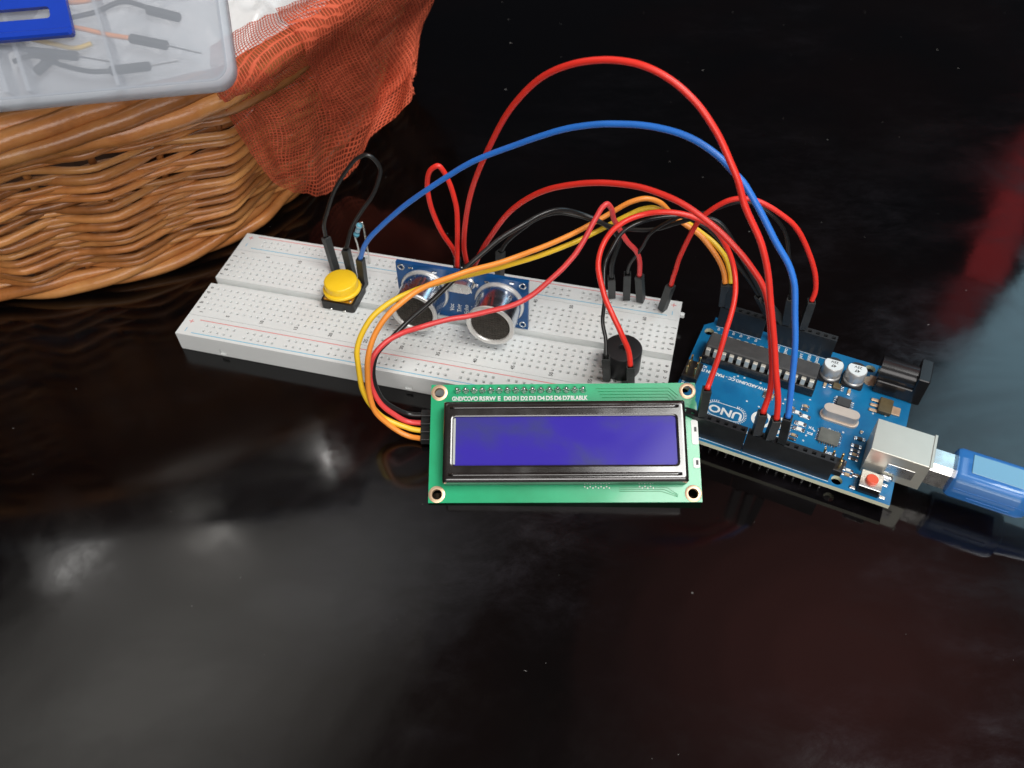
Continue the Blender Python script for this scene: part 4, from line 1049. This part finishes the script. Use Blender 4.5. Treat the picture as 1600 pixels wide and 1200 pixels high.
m = MB(); m.add([(p[0],p[1],0.0) for p in L[-1]], [tuple(range(len(L[-1])))]); m.build('lid', M_['frost'], BX)
m = MB(); m.add([(p[0],p[1],-6.4) for p in L[0]], [tuple(range(len(L[0])))]); m.build('bottom', M_['frost2'], BX)
m = MB(); m.smooth = True; m.tube([(p[0]*1,p[1],-.4) for p in rrect(-150,1.4,-1.8,68,4.2,6)], .35, 6, closed=True); m.build('lid_seam', M_['frost2'], BX)
for (xa_,ya_),(xb_,yb_),w_ in (((-32.6,27),(-29.1,2.4),.8),((-54.6,27),(-50.7,3.0),1.0),((-60,27),(-56,3.2),1.2)):
    m = MB(); dx = xb_-xa_
    m.add([(xa_-w_/2,ya_,-8),(xa_+w_/2,ya_,-8),(xb_+w_/2,yb_,-8),(xb_-w_/2,yb_,-8),(xa_-w_/2,ya_,-1.3),(xa_+w_/2,ya_,-1.3),(xb_+w_/2,yb_,-1.3),(xb_-w_/2,yb_,-1.3)], [(0,3,2,1),(4,5,6,7),(0,1,5,4),(1,2,6,5),(2,3,7,6),(3,0,4,7)])
    m.build('divider', M_['frost3'], BX)
# latch
lt_ = thing('latch', None, None); lt_.parent = BX
out_ = [(-74,14.6),(-37.4,14.9),(-36.9,15.6),(-38.4,34),(-74,34)]
vs_, fs_ = plate_mesh(out_, [rrect(-70,18.9,-41.6,21.7,.9,4)], .25, 2.0)
m = MB(); m.add(vs_, fs_); m.build('latch_plate', M_['latch'], lt_)
m = MB(); m.box(-74,14.3,.2,-36.8,16.2,3.0,.5); m.build('latch_lip', M_['latch'], lt_)
# loose jumper wires inside the box (each its own thing)
Mbx = Matrix.Translation(Vector((-67.8,197.3,99.7))) @ Matrix.Rotation(0.1214592,4,'Z') @ Matrix.Rotation(pi/4,4,'X')
def inbox(color, pts, conn, pinend, label, z=-3):
    pw = [Mbx @ Vector((p[0],p[1],(p[2] if len(p) > 2 else z))) for p in pts]
    o_ = pw[0]
    w = thing('jumper_wire', label, 'wire', tuple(o_), (0,0,0), 'loose jumper wires inside the plastic box')
    m = MB(); m.smooth = True; m.tube([p-o_ for p in spline(pw,6)], .62, 10); m.build('insulation', M_['wire_'+color], w)
    if conn:
        a, b = [Mbx @ Vector((c_[0],c_[1],z)) for c_ in conn]
        d = (b-a); q = Matrix.Translation(a-o_) @ d.normalized().to_track_quat('Z','Y').to_matrix().to_4x4()
        m = MB(); m.box(-.98,-.98,0,.98,.98,d.length,.3,q); m.build('connector', M_['housing'], w)
        if pinend:
            e2 = Mbx @ Vector((pinend[0],pinend[1],z)); m = MB(); m.tube([b-o_, e2-o_], .22, 6); m.build('pin', M_['steel'], w)
inbox('orange', [(-44,19.5),(-36.5,17.6),(-30,15.5),(-25,14.3)], [(-25.2,14.3),(-16.0,11.6)], (-8.0,9.0), 'orange jumper wire seen through the box lid, its black end farthest right')
inbox('orange', [(-44,25.2),(-37,24.6),(-30,25.4),(-22,26.2)], None, None, 'pale orange wire at the top edge of the plastic box, above the divider', z=-4.2)
inbox('black', [(-54,11.0),(-49,12.0),(-42,8.9),(-36,7.0),(-31,6.6)], [(-31.2,6.7),(-21.0,7.0)], (-14,7.6), 'black jumper wire curving along the bottom edge of the plastic box')
inbox('black', [(-60,15.5),(-55,14.5),(-50,13.6)], [(-50,13.2),(-38.2,10.9)], (-30.3,8.8), 'black plug with a bare pin just below the blue latch')
inbox('yellow', [(-52,17.5,-4.2),(-44,14.8,-4.2),(-39,13.4,-4.2),(-35,14.2,-4.2)], None, None, 'yellow wire half hidden under the blue latch')
inbox('black', [(-43,12.5,-4.2),(-46.5,10.5,-4.2)], [(-43.0,13.0),(-49.6,8.2)], None, 'short black plug crossing below the latch', z=-4.2)
inbox('black', [(-20,22,-4.6),(-26,24,-4.6),(-33,22,-4.6),(-40,21,-4.6)], [(-20.5,21.6),(-12.4,18.8)], None, 'black plug lying deep in the right compartment of the box', z=-4.6)
inbox('black', [(-18,27,-4.6),(-24,29,-4.6)], [(-19,26.4),(-8.8,25.6)], None, 'black plug at the top of the right compartment of the box', z=-4.6)
# ------------------------------------------------------------------ dust on the table
m = MB()
for k in range(120):
    x_, y_ = rnd.uniform(-170,240), rnd.uniform(60,520)
    s_ = rnd.uniform(.04,.14)*(1+.001*y_); a = rnd.uniform(0,pi)
    L_ = s_*rnd.choice([1,1,1.6,4])
    dx, dy = cos(a)*L_, sin(a)*L_; ex, ey = -sin(a)*s_*.6, cos(a)*s_*.6
    m.add([(x_-dx,y_-dy,.02),(x_+ex,y_+ey,.02),(x_+dx,y_+dy,.02),(x_-ex,y_-ey,.02),(x_,y_,.02+s_)], [(0,3,2,1),(0,1,4),(1,2,4),(2,3,4),(3,0,4)])
o = m.build('table_dust', mat('lint', (0.30,0.29,0.28), .8)); tag(o, 'pale specks of dust scattered over the dark table', None, kind='stuff')
